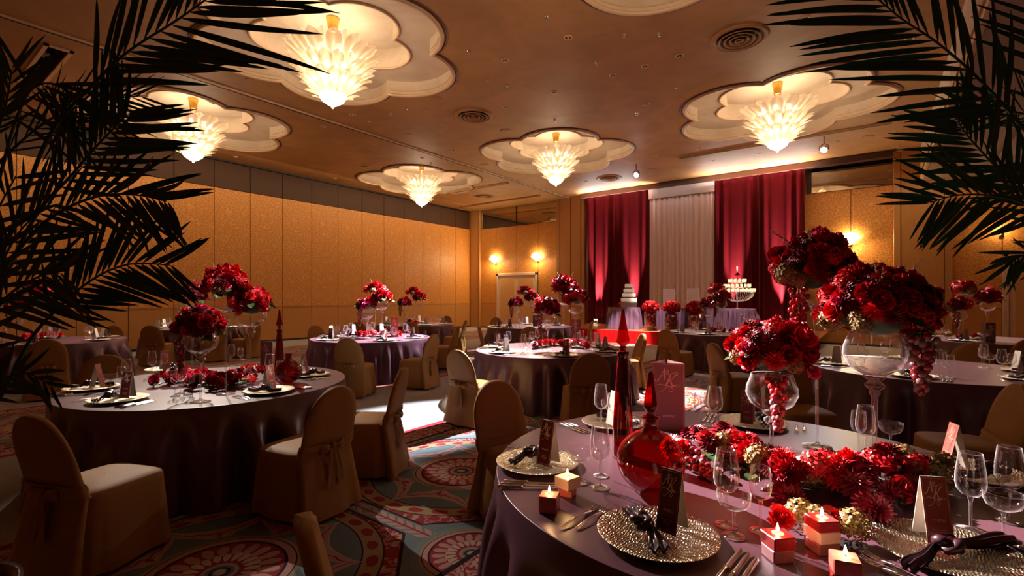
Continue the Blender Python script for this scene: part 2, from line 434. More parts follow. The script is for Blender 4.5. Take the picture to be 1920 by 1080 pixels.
def tag(o, label=None, cat=None, group=None, kind=None):
    if label: o['label'] = label
    if cat: o['category'] = cat
    if group: o['group'] = group
    if kind: o['kind'] = kind
    return o
def thing(name, label, cat, loc=(0, 0, 0), rz=0, group=None):
    return tag(ob(name, None, None, loc, (0, 0, rz)), label, cat, group)
def tree(root, kids, loc, rz, label, cat, group=None, scale=None, name=None, rot=None):
    """a thing made from shared meshes: kids = [(name, mesh, loc, rot, scale, subkids)]"""
    r = ob(name or root, None, None, loc, rot or (0, 0, rz), scale); tag(r, label, cat, group)
    for k in kids:
        c = ob(k[0], k[1], r, k[2] if len(k) > 2 else None, k[3] if len(k) > 3 else None, k[4] if len(k) > 4 else None)
        if len(k) > 5:
            for q in k[5]: ob(q[0], q[1], c, *q[2:])
    return r
def structure(name, me, parent=None, **kw):
    o = ob(name, me, parent, **kw); o['kind'] = 'structure'; return o

# ------------------------------------------------------------------ the room shell
XR = 6.5; YF = -6.0
XS = 1.08; ZS = 5.0
b = MB(); b.sm = False; b.grid(lambda u, v: (XL - .2 + u * (XR - XL + .4), YF - .2 + v * (YB - YF + .4), 0), 1, 1)
floor = structure('floor', b.mesh('floor', M['carpet'])); floor['label'] = 'patterned carpet of round medallions in grey blue, red and pink'

def flower(cx, cy, rot, scale=1.0, n=18):
    pts = []
    m = 1.243; rho = 1.057; half = math.asin(1.04 / rho)
    if 1.43 < m: pass
    ang = pi - half if (1.43 - m) < 0 else half
    # arc from cusp to cusp about the lobe centre
    for k in range(5):
        bis = radians(-90 + 36 + 72 * k) + rot
        c0 = atan2(-1.04, 1.43 - m); c1 = atan2(1.04, 1.43 - m)
        for i in range(n):
            a = c0 + (c1 - c0) * i / n
            x = m + rho * cos(a); y = rho * sin(a)
            pts.append((cx + scale * (x * cos(bis) - y * sin(bis)), cy + scale * (x * sin(bis) + y * cos(bis))))
    return pts
def filled(loops, z, mi=0, flip=False):
    polys = [[Vector((x, y, 0)) for x, y in lp] for lp in loops]
    tris = tessellate_polygon(polys); v = [(x, y, z) for lp in loops for x, y in lp]
    f = []
    for t3 in tris:
        a, b_, c = [Vector(v[i]) for i in t3]
        up = (b_ - a).cross(c - a).z > 0
        f.append(tuple(t3) if up == flip else tuple(reversed(t3)))
    return v, f
outer = [(XL - .2, YF - .2), (XS, YF - .2), (XS, YB + .2), (XL - .2, YB + .2)]
# slots recessed in the ceiling
SLOTS = [('x', -12.9, -12.3, 1.3, 3.1)]
holes = [flower(cx, cy_, r) for cx, cy_, r in COFFERS if cx + 2.3 < XS + .1]
HATCH = [(-14.1, 1.98), (-11.6, 1.98), (-11.6, 2.31), (-14.1, 2.31)]
holes.append(HATCH[::-1])
b = MB(); b.sm = False; v, f = filled([outer] + holes, H); b.add(v, f)
v, f = filled([[(x, y) for x, y in outer]], H + .95); b.add(v, f)
ceiling = structure('ceiling', b.mesh('ceiling', M['ceil'])); ceiling['label'] = 'bronze painted ceiling with five-lobed flower coffers'
ZL = 6.24; ZT = 6.62; KI = .62
for ci, (cx, cyy, r) in enumerate(COFFERS):
    o_ = flower(0, 0, 0, 1.0, 22); i_ = flower(0, 0, 0, KI, 22)
    if ci == 0:
        b = MB(); n = len(o_)
        b.add([(x, y, H) for x, y in o_] + [(x, y, ZL) for x, y in o_], [(k, k + n, (k + 1) % n + n, (k + 1) % n) for k in range(n)])
        w = MB(); w.sm = False; v, f = filled([o_, i_[::-1]], ZL); w.add(v, f)
        w2 = MB(); w2.add([(x, y, ZL) for x, y in i_] + [(x, y, ZT) for x, y in i_], [(k, k + n, (k + 1) % n + n, (k + 1) % n) for k in range(n)])
        w3 = MB(); w3.sm = False; v, f = filled([i_], ZT); w3.add(v, f)
        def rim(pts, z, prof, mi=0):
            mb = MB(); n = len(pts); P_ = [Vector((x, y, 0)) for x, y in pts]; v = []; f = []
            for k in range(n):
                t_ = (P_[(k + 1) % n] - P_[k - 1]).normalized(); nn = Vector((t_.y, -t_.x, 0))
                if nn.dot(P_[k]) < 0: nn = -nn
                for a, c in prof: v.append(tuple(P_[k] + nn * a + Vector((0, 0, z + c))))
            m_ = len(prof)
            for k in range(n):
                for j in range(m_):
                    f.append((k * m_ + j, ((k + 1) % n) * m_ + j, ((k + 1) % n) * m_ + (j + 1) % m_, k * m_ + (j + 1) % m_))
            return mb.add(v, f)
        me = [b.mesh('coffer_side', M['coffer'], False), w.mesh('coffer_ledge', M['coffer']), w2.mesh('inner_side', M['coffer'], False), w3.mesh('coffer_top', M['coffer']),
              rim(o_, H, [(-.02, -.01), (.0, -.045), (.045, -.05), (.07, -.025), (.075, .002)]).mesh('coffer_moulding', M['mould']),
              rim(o_, H, [(.085, .002), (.085, -.018), (.115, -.018), (.115, .002)]).mesh('outer_bead', mat('maroon_bead', (.11, .03, .02), .5)),
              rim(i_, ZL, [(-.012, -.004), (.0, -.03), (.03, -.03), (.045, .002)]).mesh('inner_bead', M['mould']),
              rim(o_, H + .06, [(-.018, 0), (-.018, .012), (.004, .012), (.004, 0)]).mesh('side_groove', M['mould'])]
    for nm, q in zip(('coffer_side', 'coffer_ledge', 'inner_side', 'coffer_top', 'coffer_moulding', 'outer_bead', 'inner_bead', 'side_groove'), me):
        ob(nm, q, ceiling, (cx, cyy, 0), (0, 0, r))
# hatch walls
b = MB(); b.sm = False
for a, c in zip(HATCH, HATCH[1:] + HATCH[:1]):
    b.add([(a[0], a[1], H), (c[0], c[1], H), (c[0], c[1], H + .5), (a[0], a[1], H + .5)], [(0, 1, 2, 3)])
b.add([(x, y, H + .5) for x, y in HATCH], [(0, 1, 2, 3)])
ob('light_slot', b.mesh('light_slot', mat('maroon_slot', (.09, .01, .012), .6)), ceiling)
b = MB(); b.sm = False
for a, c in zip(HATCH, HATCH[1:] + HATCH[:1]):
    x0, x1 = sorted((a[0], c[0])); y0, y1 = sorted((a[1], c[1])); b.box(x0 - .03, x1 + .03, y0 - .03, y1 + .03, H - .03, H + .002)
ob('slot_frame', b.mesh('slot_frame', M['mould']), ceiling)
# partition track and long joints
def bar(name, x0, x1, y0, y1, z0, z1, m, parent=ceiling, kind=None, bev=0):
    b = MB(); b.sm = False
    if bev: b.bbox(x0, x1, y0, y1, z0, z1, bev)
    else: b.box(x0, x1, y0, y1, z0, z1)
    o = ob(name, b.mesh(name, m), parent)
    if kind: o['kind'] = kind
    return o
bar('partition_track', -11.03, -10.93, YF, YB, H - .035, H + .01, M['mould'])
bar('track_groove', -11.005, -10.955, YF, YB, H - .04, H - .03, M['dark'])
bar('cornice_bead', XL + .01, XL + .05, YF, YB, H - .05, H, M['darkmetal'])
for y_, x0, x1 in ((15.55, -4.95, .35), (14.95, -14.6, -11.3), (17.62, -16.3, -11.6)):
    bar('lighting_track', x0, x1, y_ - .04, y_ + .04, H - .05, H + .005, M['ceil']); bar('track_groove', x0, x1, y_ - .018, y_ + .018, H - .055, H - .045, M['dark'])
bar('curtain_beam', -10.15, .45, YB - .55, YB - .25, H - .20, H - .02, M['band'])
# soffit on the right
b = MB(); b.sm = False
b.add([(XS, YF, ZS), (XS, YB, ZS), (XS, YB, H), (XS, YF, H)], [(0, 1, 2, 3)])
ob('soffit_face', b.mesh('soffit_face', M['coffer']), ceiling)
b = MB(); b.sm = False; b.add([(XS, YF, ZS), (XR, YF, ZS), (XR, YB, ZS), (XS, YB, ZS)], [(0, 1, 2, 3)])
ob('soffit_underside', b.mesh('soffit_underside', M['soffit']), ceiling)
bar('soffit_bead', XS - .03, XS + .06, YF, YB, ZS - .02, ZS + .04, M['mould'], bev=.012)
bar('brass_line', XS - .035, XS - .005, YF, YB, ZS + .10, ZS + .125, M['brass'])
bar('lower_soffit', 2.42, XR, YF, YB, 4.62, ZS - .002, M['soffit'])
# left wall: sliding partition panels
def empty_structure(name, label=None):
    o = ob(name, None); o['kind'] = 'structure'
    if label: o['label'] = label
    return o
wl = empty_structure('wall_left', 'wall of gold damask sliding partition panels')
Wd = 1.113
def panelmesh(name, w, z0, z1, m, t=.05, g=.008):
    b = MB(); b.sm = False; b.bbox(0, t, g, w - g, z0, z1, .006); return b.mesh(name, m)
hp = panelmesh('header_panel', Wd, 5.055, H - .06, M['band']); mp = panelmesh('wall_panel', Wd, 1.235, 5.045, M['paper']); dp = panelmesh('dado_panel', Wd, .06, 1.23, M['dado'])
rl = MB(); rl.sm = False; rl.box(0, .062, .008, Wd - .008, 1.205, 1.235); rl = rl.mesh('dado_rail', M['dado'])
bar('wall_backing', XL - .12, XL - .05, YF, YB, 0, H, M['dark'], wl)
for k in range(-9, 14):
    y0 = 3.448 + Wd * k
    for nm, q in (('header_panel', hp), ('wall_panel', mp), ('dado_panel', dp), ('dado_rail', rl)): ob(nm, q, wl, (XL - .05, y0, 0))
bar('baseboard_left', XL - .04, XL + .015, YF, YB, 0, .07, M['darkmetal'], None, 'structure')
# back wall
wb = empty_structure('wall_back', 'back wall of gold damask panels between veneered columns')
bar('wall_backing', XL - .2, XR, YB + .08, YB + .15, 0, H + .3, M['dark'], wb)
def bpanel(name, x0, x1, z0, z1, m, t=.05): 
    return bar(name, x0 + .008, x1 - .008, YB, YB + t, z0, z1, m, wb, bev=.006)
xs = [-16.15, -15.169, -13.916, -12.648, -11.6]
for a, c in zip(xs, xs[1:]):
    lo = 2.72 if (a >= -15.2 and c <= -12.6) else 1.235
    bpanel('wall_panel', a, c, lo, 5.0, M['paper'])
    if lo < 2: bpanel('dado_panel', a, c, .06, 1.225, M['dado'])
for a, c in ((-16.15, -13.916), (-13.916, -11.6)): bar('mirror_panel', a + .012, c - .012, YB + .02, YB + .05, 5.02, H, M['mirror'], wb)
bar('mirror_joint', -13.935, -13.897, YB - .005, YB + .05, 5.0, H, M['dark'], wb)
def column(x0, x1, y0, label):
    o = bar('wall_column', x0, x1, y0, YB + .06, 0, H, M['wood'], wb, bev=.01)
    w_ = x1 - x0
    for fx in ((.0, .12), (.5, .5), (.88, 1.0)):
        pass
    for fx in (.13, .87): bar('column_groove', x0 + w_ * fx - .008, x0 + w_ * fx + .008, y0 - .003, y0 + .01, 0, H, M['dark'], wb)
    return o
column(XL - .0, -16.15, YB - .12, ''); column(-11.6, -10.16, YB - .1, '')
bar('column_groove', -10.87, -10.85, YB - .104, YB - .08, 0, H, M['dark'], wb)
column(.457, 1.80, YB - .14, '')
bar('column_groove', -1.84, -1.70, YB - .02, YB + .02, 5.0, H, M['darkmetal'], wb)
for a, c in ((-10.16, -4.0), (-4.0, -.62), (-.62, .457), (1.8, 2.85), (4.6, XR)):
    bpanel('wall_panel', a, c, 1.235, 5.0, M['paper']); bpanel('dado_panel', a, c, .06, 1.225, M['dado'])
bar('mirror_panel', -1.70, .457, YB + .02, YB + .05, 5.02, H, M['mirror'], wb)
bar('wall_panel', -10.16, -1.84, YB, YB + .05, 5.0, H, M['dado'], wb)
bpanel('wall_panel', 2.85, 4.6, 2.80, 5.0, M['paper'])
bar('baseboard_back', XL, XR, YB - .02, YB + .01, 0, .06, M['darkmetal'], None, 'structure')
bar('lower_panel_line', 1.85, 2.8, YB - .012, YB + .004, 1.80, 1.83, M['dado'], wb)
# doors
def double_door(name, x0, x1, ztop, label):
    r = empty_structure(name, label); fw_ = .13
    b = MB(); b.sm = False; b.bbox(x0, x0 + fw_, YB - .05, YB + .06, 0, ztop, .012); b.bbox(x1 - fw_, x1, YB - .05, YB + .06, 0, ztop, .012); b.bbox(x0, x1, YB - .05, YB + .06, ztop - fw_, ztop, .012)
    ob('door_frame', b.mesh('door_frame', M['frame']), r)
    xm = (x0 + x1) / 2
    for a, c, s in ((x0 + fw_, xm - .006, 1), (xm + .006, x1 - fw_, -1)):
        b = MB(); b.sm = False; b.bbox(a, c, YB - .012, YB + .04, .02, ztop - fw_ - .006, .008)
        d = ob('door_leaf', b.mesh('door_leaf', M['frame']), r)
        b = MB(); b.sm = False; b.bbox(a + .11, c - .11, YB - .022, YB, .3, ztop - fw_ - .13, .008); ob('door_panel', b.mesh('door_panel', M['door']), d)
        hx = c - .07 if s > 0 else a + .07
        b = MB(); b.tube([(hx, YB - .03, 1.15), (hx, YB - .09, 1.18), (hx, YB - .11, 1.35), (hx, YB - .09, 1.52), (hx, YB - .03, 1.55)], [.018, .022, .026, .022, .018], 8)
        b.lathe([(.001, -.02), (.045, -.015), (.03, .0)], 12, mx=Matrix.Translation((hx, YB - .02, 1.15)) @ Matrix.Rotation(pi / 2, 4, 'X'))
        b.lathe([(.001, -.02), (.045, -.015), (.03, .0)], 12, mx=Matrix.Translation((hx, YB - .02, 1.55)) @ Matrix.Rotation(pi / 2, 4, 'X'))
        ob('door_handle', b.mesh('door_handle', M['brass']), d)
double_door('door_1', -15.12, -12.68, 2.72, 'pair of pale wooden doors with brass handles in a light frame')
double_door('door_2', 2.85, 4.6, 2.80, 'tall pale framed wooden door at the far right')
# remaining walls, out of view
bar('wall_right', XR, XR + .1, YF, YB, 0, H, M['paper'], None, 'structure'); bar('wall_front', XL, XR, YF - .1, YF, 0, H, M['paper'], None, 'structure')
bar('baseboard_right', XR - .02, XR, YF, YB, 0, .1, M['darkmetal'], None, 'structure')

# ------------------------------------------------------------------ ceiling fittings
def fit(name, lab, cat, x, y, mats, prof, n=24, group=None, extra=None, z=H):
    t_ = thing(name, lab, cat, (x, y, z), 0, group)
    for (nm, pr, m_) in prof: 
        mb = MB(); mb.lathe(pr, n); ob(nm, mb.mesh(nm, m_), t_)
    return t_
def ring_prof(r, w, z0, z1): return [(r - w, z0), (r - w * .6, z1), (r, z1), (r + w * .3, z0)]
DIF = [((-7.85, 8.98), .43, 'left of the pair of large round ceiling air diffusers'), ((-1.86, 9.0), .43, 'large round ceiling air diffuser nearest the right hand palm'),
       ((-7.92, 16.69), .43, 'round ceiling air diffuser above the left red curtain'), ((-13.76, 16.42), .43, 'round ceiling air diffuser above the double doors')]
dm = [('outer_ring', [(.47, .002), (.46, -.02), (.43, -.035), (.39, -.03), (.36, -.005)], M['ceil'])]
for k, rr in enumerate((.345, .255, .165, .075)):
    dm.append(('cone_ring', [(rr, -.045), (rr - .012, -.058), (max(rr - .066, .004), -.012), (max(rr - .056, .003), -.006), (rr, -.045)], M['ceil']))
dm = [(n_, (lambda mb: (mb.lathe(p_, 36), mb.mesh(n_, m_))[1])(MB())) for n_, p_, m_ in dm]
mb = MB(); mb.lathe([(.37, -.003), (.001, -.003)], 36); dk = mb.mesh('duct_opening', M['dark'])
for (x, y), r_, lab in DIF:
    t_ = thing('air_diffuser', lab, 'vent', (x, y, H), 0, 'round ceiling air diffusers')
    for n_, q in dm: ob(n_, q, t_)
    ob('duct_opening', dk, t_)
# recessed downlights
mb = MB(); mb.lathe([(.075, .0), (.07, -.012), (.055, -.014), (.048, -.004)], 20); dl_ring = mb.mesh('trim_ring', M['mould'])
mb = MB(); mb.lathe([(.05, -.006), (.001, -.006)], 20); dl_in = mb.mesh('lamp_opening', M['dark'])
mb = MB(); mb.ball((0, 0, -.012), .018, 8, 6); dl_b = mb.mesh('lamp', M['mould'])
DL = [(1065, 70), (947, 113), (1040, 173), (1149, 141), (1274, 104), (949, 200), (833, 234), (767, 252), (661, 215), (792, 296), (704, 269), (850, 282), (1209, 124), (1211, 195), (1228, 292), (1098, 340), (943, 342), (1686, 212), (1680, 247), (1678, 276), (1570, 265), (1424, 288), (1338, 301), (1312, 278), (653, 285), (1883 / 3, 334), (990, 357), (606, 237), (442, 294), (400, 126), (222, 122), (1090, 357), (930, 380), (1510, 34), (1705, 73)]
for i, (x, y) in enumerate(DL):
    p_ = gp(x, y, H)
    if p_[0] > XS - .1 or p_[0] < XL: continue
    t_ = thing('recessed_downlight', 'small round recessed downlight in the bronze ceiling', 'downlight', (p_[0], p_[1], H), 0, 'recessed ceiling downlights')
    ob('trim_ring', dl_ring, t_); ob('lamp_opening', dl_in, t_); ob('lamp', dl_b, t_)
mb = MB(); mb.lathe([(.15, 0), (.145, -.012), (.12, -.016), (.001, -.014)], 24); spk = mb.mesh('ceiling_speaker', M['ceil'])
for i, (x, y) in enumerate([(475, 152), (816, 185), (948, 245), (908, 309), (686, 313), (1628, 256), (850, 379), (1222, 318)]):
    p_ = gp(x, y, H); tag(ob('ceiling_speaker', spk, None, (p_[0], p_[1], H)), 'flat round ceiling speaker cover flush in the bronze ceiling', 'speaker', 'flush ceiling speaker covers')
mb = MB(); mb.lathe([(.035, 0), (.03, -.012), (.012, -.02), (.012, -.05), (.03, -.055), (.001, -.06)], 12); spr = mb.mesh('sprinkler', M['chrome'])
for i, (x, y) in enumerate([(1025, 32), (879, 96), (1170, 64), (1236, 63), (1118, 117), (1194, 212), (1266, 165), (951, 162), (914, 150), (764, 201), (732, 213), (808, 305), (1040, 224), (693, 228), (1590, 82)]):
    p_ = gp(x, y, H)
    if p_[0] < XS - .1: tag(ob('sprinkler', spr, None, (p_[0], p_[1], H)), 'tiny sprinkler head hanging from the bronze ceiling', 'sprinkler', 'ceiling sprinkler heads')
# spotlights hanging near the stage and in the slot
def spotlight(loc, aim, lab, lit=True, scale=1.0):
    t_ = thing('spotlight', lab, 'spotlight', loc)
    d = (Vector(aim) - Vector(loc)).normalized(); q = d.to_track_quat('-Z', 'Y').to_matrix().to_4x4()
    mb = MB(); mb.lathe([(.001, .16), (.05, .15), (.075, .08), (.085, 0), (.09, -.02), (.078, -.02), (.07, .0)], 20, mx=q); ob('lamp_housing', mb.mesh('lamp_housing', M['chrome' if lit else 'darkmetal']), t_)
    mb = MB(); mb.lathe([(.074, -.008), (.001, -.016)], 20, mx=q); ob('lens', mb.mesh('lens', M['spotlens' if lit else 'mould']), t_)
    hz = min(H - loc[2], .35); mb = MB(); mb.tube([(-.1, 0, .0), (-.1, 0, .1), (0, 0, .16), (.1, 0, .1), (.1, 0, 0)], .01, 6); mb.tube([(0, 0, .15), (0, 0, hz)], .012, 6); ob('yoke', mb.mesh('yoke', M['darkmetal']), t_)
    return t_
s1 = gd(1545, 281, 12.6); s2 = gd(1193, 328, 15.4)
spotlight((s1.x, s1.y, s1.z), (-2.5, 9, 1), 'bright round spotlight hanging below the ceiling beside the right chandelier')
spotlight((s2.x, s2.y, s2.z), (-6, 9, 1), 'glaring spotlight hanging above the left red curtain')
for y_, w_ in ((0, 'lowest in view'), (.75, 'middle one'), (1.5, 'highest in view')): spotlight((-13.4 + y_, 2.15, 6.15), (-8, 2, 1), 'small spotlight inside the maroon ceiling slot behind the left palm, ' + w_, False)
for o_ in [o for o in COL.objects if o.name.startswith('spotlight') and o.location.x < -12]: o_['group'] = 'spotlights in the ceiling slot'
lamp('SPOT', 'spot_glare', (s1.x, s1.y, s1.z - .05), 260, COOL, aim=(-2.5, 9, 1), size=.06, spot=60, blend=.8)
la = lamp('AREA', 'added_wall_light', (XL + 1.5, 11.5, H - .12), 125, (1, .74, .45), aim=(XL, 11.5, 2.6)); la.data.shape = 'RECTANGLE'; la.data.size = 14; la.data.size_y = .06  # added strip without a fixture, brightens the left wall
la = lamp('AREA', 'added_wall_light', (XL + 1.5, 0, H - .12), 62, (1, .74, .45), aim=(XL, 0, 2.6)); la.data.shape = 'RECTANGLE'; la.data.size = 9; la.data.size_y = .06  # second added strip, for the near end of the left wall
la = lamp('AREA', 'added_wall_light', (.6, YB - 1.2, 4.9), 16, (1, .74, .45), aim=(.6, YB, 2.2)); la.data.shape = 'RECTANGLE'; la.data.size = 4.5; la.data.size_y = .06  # added strip as well, brightens the right of the back wall
# valance lights above the beam wash the ceiling in front of the stage
la = lamp('AREA', 'stage_strip_light', (-3.3, YB - .80, H - .50), 95, (1, .86, .78), aim=(-3.3, YB - 1.0, H)); la.data.shape = 'RECTANGLE'; la.data.size = 3.6; la.data.size_y = .05
la = lamp('AREA', 'stage_strip_light', (-8.7, YB - .80, H - .50), 50, (.92, .92, .95), aim=(-8.7, YB - 1.0, H)); la.data.shape = 'RECTANGLE'; la.data.size = 2.4; la.data.size_y = .05
la = lamp('AREA', 'curtain_strip_light', (-6, YB - .9, H - .15), 14, (1, .85, .82), aim=(-6, YB - .2, 3.6)); la.data.shape = 'RECTANGLE'; la.data.size = 7.6; la.data.size_y = .08

CNM = ['the rightmost chandelier', 'the centre chandelier', 'the smallest chandelier', 'the largest chandelier', 'the chandelier behind the left palm', 'the coffer cut off at the top edge']
def locate(kind, head):
    seen = {}
    its = []
    for o in COL.objects:
        if o.get('category') != kind: continue
        i = min(range(6), key=lambda q: hypot(o.location.x - COFFERS[q][0], o.location.y - COFFERS[q][1])); dx, dy = o.location.x - COFFERS[i][0], o.location.y - COFFERS[i][1]
        r_, f_ = dx * RX + dy * RY, dx * FX + dy * FY
        side = ('right of ' if r_ > 0 else 'left of ') if abs(r_) > abs(f_) else ('beyond ' if f_ > 0 else 'on our side of ')
        its.append((hypot(dx, dy), side, i, o))
    for d_, side, i, o in sorted(its, key=lambda q: q[0]):
        k = seen[(side, i)] = seen.get((side, i), 0) + 1
        o['label'] = head + side + CNM[i] + ', ' + ('nearest', 'second', 'third', 'fourth', 'fifth', 'sixth', 'seventh', 'eighth', 'ninth')[k - 1] + (' to it' if k == 1 else ' out from it')
locate('downlight', 'small recessed downlight '); locate('sprinkler', 'tiny sprinkler head '); locate('speaker', 'flat round ceiling speaker ')

# ------------------------------------------------------------------ chandeliers
def petalmesh(L, W_, curl):
    mb = MB()
    def fn(u, v):
        s_ = (u - .5) * 2; wv = W_ * (.45 + .60 * sin(min(v * 1.5, 1) * pi * .5)) * (1 if v < .62 else sqrt(max(.03, 1 - ((v - .62) / .38) ** 2.4)))
        x = s_ * wv * .5; out = L * (v * .55 + curl * v * v); up = L * (v * .85 - curl * .3 * v * v)
        out -= abs(s_) ** 2 * W_ * .16; out += cos(u * pi * 6) * .006 * v
        return (out, x, up)
    mb.grid(fn, 6, 9); return mb
pt = [petalmesh(.45, .25, .26).mesh('petal', M['lampglass']), petalmesh(.40, .23, .36).mesh('petal', M['lampglass']), petalmesh(.30, .17, .5).mesh('petal', M['lampglass'])]
mb = MB(); mb.lathe([(.001, .0), (.115, 0), (.118, -.02), (.075, -.25), (.072, -.27), (.04, -.275)], 20); ch_can = mb.mesh('canopy', M['brass'])
mb = MB(); mb.lathe([(.034, -.27), (.034, -.62)], 12); ch_rod = mb.mesh('rod', mat('glass_sleeve', (.85, .6, .3), .2))
mb = MB(); mb.lathe([(.02, 5.30), (.20, 5.26), (.245, 5.20), (.20, 5.12), (.10, 5.05), (.035, 5.02), (.02, 4.985), (.001, 4.97)], 24); ch_bowl = mb.mesh('glass_bowl', M['lampbowl'])
mb = MB(); mb.lathe([(.43, 5.82), (.44, 5.80), (.43, 5.78)], 24); mb.lathe([(.33, 5.56), (.34, 5.54), (.33, 5.52)], 24); mb.lathe([(.22, 5.36), (.23, 5.34), (.22, 5.32)], 24)
mb.tube([(0, 0, 6.1), (0, 0, 5.28)], .02, 8); ch_fr = mb.mesh('brass_frame', M['brass'])
mb = MB()
for k in range(8): mb.ball((.36 * cos(k * pi / 4), .36 * sin(k * pi / 4), 5.93), .055, 8, 6, sz=1.4)
for k in range(6): mb.ball((.24 * cos(k * pi / 3), .24 * sin(k * pi / 3), 5.62), .05, 8, 6, sz=1.4)
for k in range(4): mb.ball((.13 * cos(k * pi / 2), .13 * sin(k * pi / 2), 5.42), .045, 8, 6, sz=1.4)
ch_bulb = mb.mesh('bulbs', M['bulb'])
CHL = ['chandelier under the rightmost flower coffer', 'centre chandelier before the left red curtain', 'smallest chandelier close to the left wall', 'largest chandelier in the big coffer at upper left', 'chandelier under the left palm fronds near the left wall', None]
for i, (cx, cyy, r) in enumerate(COFFERS):
    if i == 5:
        lamp('SPOT', 'coffer_light', (cx, cyy, 4.9), 115, WARM, aim=(cx, cyy, 6), size=.2, spot=172, blend=.25); continue
    t_ = thing('chandelier', 'tiered frosted glass leaf ' + CHL[i], 'chandelier', (cx, cyy, 0), r, 'tiered glass leaf chandeliers')
    ob('canopy', ch_can, t_, (0, 0, ZT)); ob('rod', ch_rod, t_, (0, 0, ZT)); ob('glass_bowl', ch_bowl, t_); ob('brass_frame', ch_fr, t_); ob('bulbs', ch_bulb, t_)
    for (n_, rr, z_, q) in ((26, .46, 5.70, 0), (20, .38, 5.44, 1), (15, .24, 5.22, 1), (11, .15, 5.10, 2)):
        for k in range(n_):
            a = 2 * pi * (k + (.5 if z_ < 5.6 else 0)) / n_
            ob('petal', pt[q], t_, (rr * cos(a), rr * sin(a), z_ + (.03 if k % 2 else 0)), (0, random.uniform(-.06, .10) + (.1 if k % 2 else 0), a))
    lamp('POINT', 'chandelier_light', (cx, cyy, 6.0), 9, WARM, size=.22); lamp('POINT', 'chandelier_light', (cx, cyy, 5.58), 70, WARM, size=.2); lamp('SPOT', 'chandelier_light', (cx, cyy, 4.84), 85, WARM, aim=(cx, cyy, 6), size=.12, spot=172, blend=.25)

# ------------------------------------------------------------------ sconces, stage, curtains
for i, (x, lab) in enumerate(((-15.169, 'lit fan wall sconce above the left door leaf'), (-12.648, 'lit fan wall sconce above the right door leaf'), (-.623, 'lit fan wall sconce right of the red curtain behind the flowers'), (2.83, 'small lit brass wall sconce at the far right'))):
    t_ = thing('wall_sconce', lab, 'sconce', (x, YB - .01, 3.34))
    mb = MB(); mb.bbox(-.05, .05, -.03, .0, -.14, .10, .01); ob('back_plate', mb.mesh('back_plate', M['brass']), t_)
    mb = MB()
    for k in range(7 if i < 3 else 3):
        a = (k - (3 if i < 3 else 1)) * .30
        mb.grid(lambda u, v: ((u - .5) * .06 * (.4 + v) * cos(a) + sin(a) * .20 * v, -.05 - .09 * v * cos(a * .6), -.06 + .24 * v * cos(a) + (u - .5) * .05 * -sin(a)), 3, 4)
    s_ = 1.5 if i < 3 else .55
    ob('glass_fan', mb.mesh('glass_fan', M['sconce']), t_, scale=s_)
    lamp('POINT', 'sconce_light', (x, YB - .22, 3.42), 120 if i < 3 else 14, (1, .70, .36), size=.07)

ZST = .43; YS = 15.40
st = thing('stage_platform', 'low wooden stage with a pleated scarlet front before the curtains', 'stage', (0, 0, 0))
b = MB(); b.sm = False; b.bbox(-9.5, -1.2, YS, YB - .1, ZST - .04, ZST, .01); ob('stage_top', b.mesh('stage_top', M['stagetop']), st)
b = MB(); b.grid(lambda u, v: (-9.5 + 8.3 * u, YS - .03 - .018 * abs(sin(u * 46 * pi)), v * (ZST - .005)), 500, 1); b.grid(lambda u, v: (-9.52 - .018 * abs(sin(u * 20 * pi)), YS - .03 + (YB - .1 - YS) * u, v * (ZST - .005)), 160, 1)
ob('skirt', b.mesh('skirt', M['redcarpet']), st)
def curtain(x0, x1, y, z0, z1, nf, amp, seed, nu=260):
    rnd = random.Random(seed); ph = [rnd.uniform(0, 6.28) for _ in range(6)]
    mb = MB()
    def fn(u, v):
        k = 1 - .35 * v
        w_ = sin(u * nf * 2 * pi + ph[0] + .8 * sin(u * 9 + ph[1])) * amp * k + .4 * amp * sin(u * nf * 4.7 + ph[2]) + .02 * sin(u * 3 + ph[3] + v * 2)
        return (x0 + (x1 - x0) * u, y + w_, z0 + (z1 - z0) * v)
    mb.grid(fn, nu, 6); return mb
YC = YB - .45
t_ = thing('red_curtain', 'crimson velvet stage curtain left of the ivory drape', 'curtain', (0, 0, 0), 0, 'crimson stage curtains'); ob('curtain_panel', curtain(-9.92, -7.12, YC, ZST, H - .2, 9, .045, 3).mesh('curtain_panel', M['curtain']), t_)
t_ = thing('red_curtain', 'crimson velvet stage curtain right of the ivory drape', 'curtain', (0, 0, 0), 0, 'crimson stage curtains'); ob('curtain_panel', curtain(-4.68, -3.2, YC, ZST, H - .2, 5, .045, 5).mesh('curtain_panel', M['curtain']), t_)
ob('curtain_panel', curtain(-3.18, -1.85, YC, ZST, H - .2, 5, .045, 8).mesh('curtain_panel', M['curtain']), t_)
t_ = thing('ivory_drape', 'sheer ivory drape hanging between the two crimson curtains', 'curtain', (0, 0, 0))
ob('drape_panel', curtain(-7.12, -4.68, YC + .04, ZST, H - .5, 14, .035, 9).mesh('drape_panel', M['drape']), t_)
ob('pelmet', curtain(-7.14, -4.66, YC - .03, H - .58, H - .21, 6, .012, 4, 120).mesh('pelmet', mat('ivory_pelmet', (.42, .37, .36), .6)), t_)
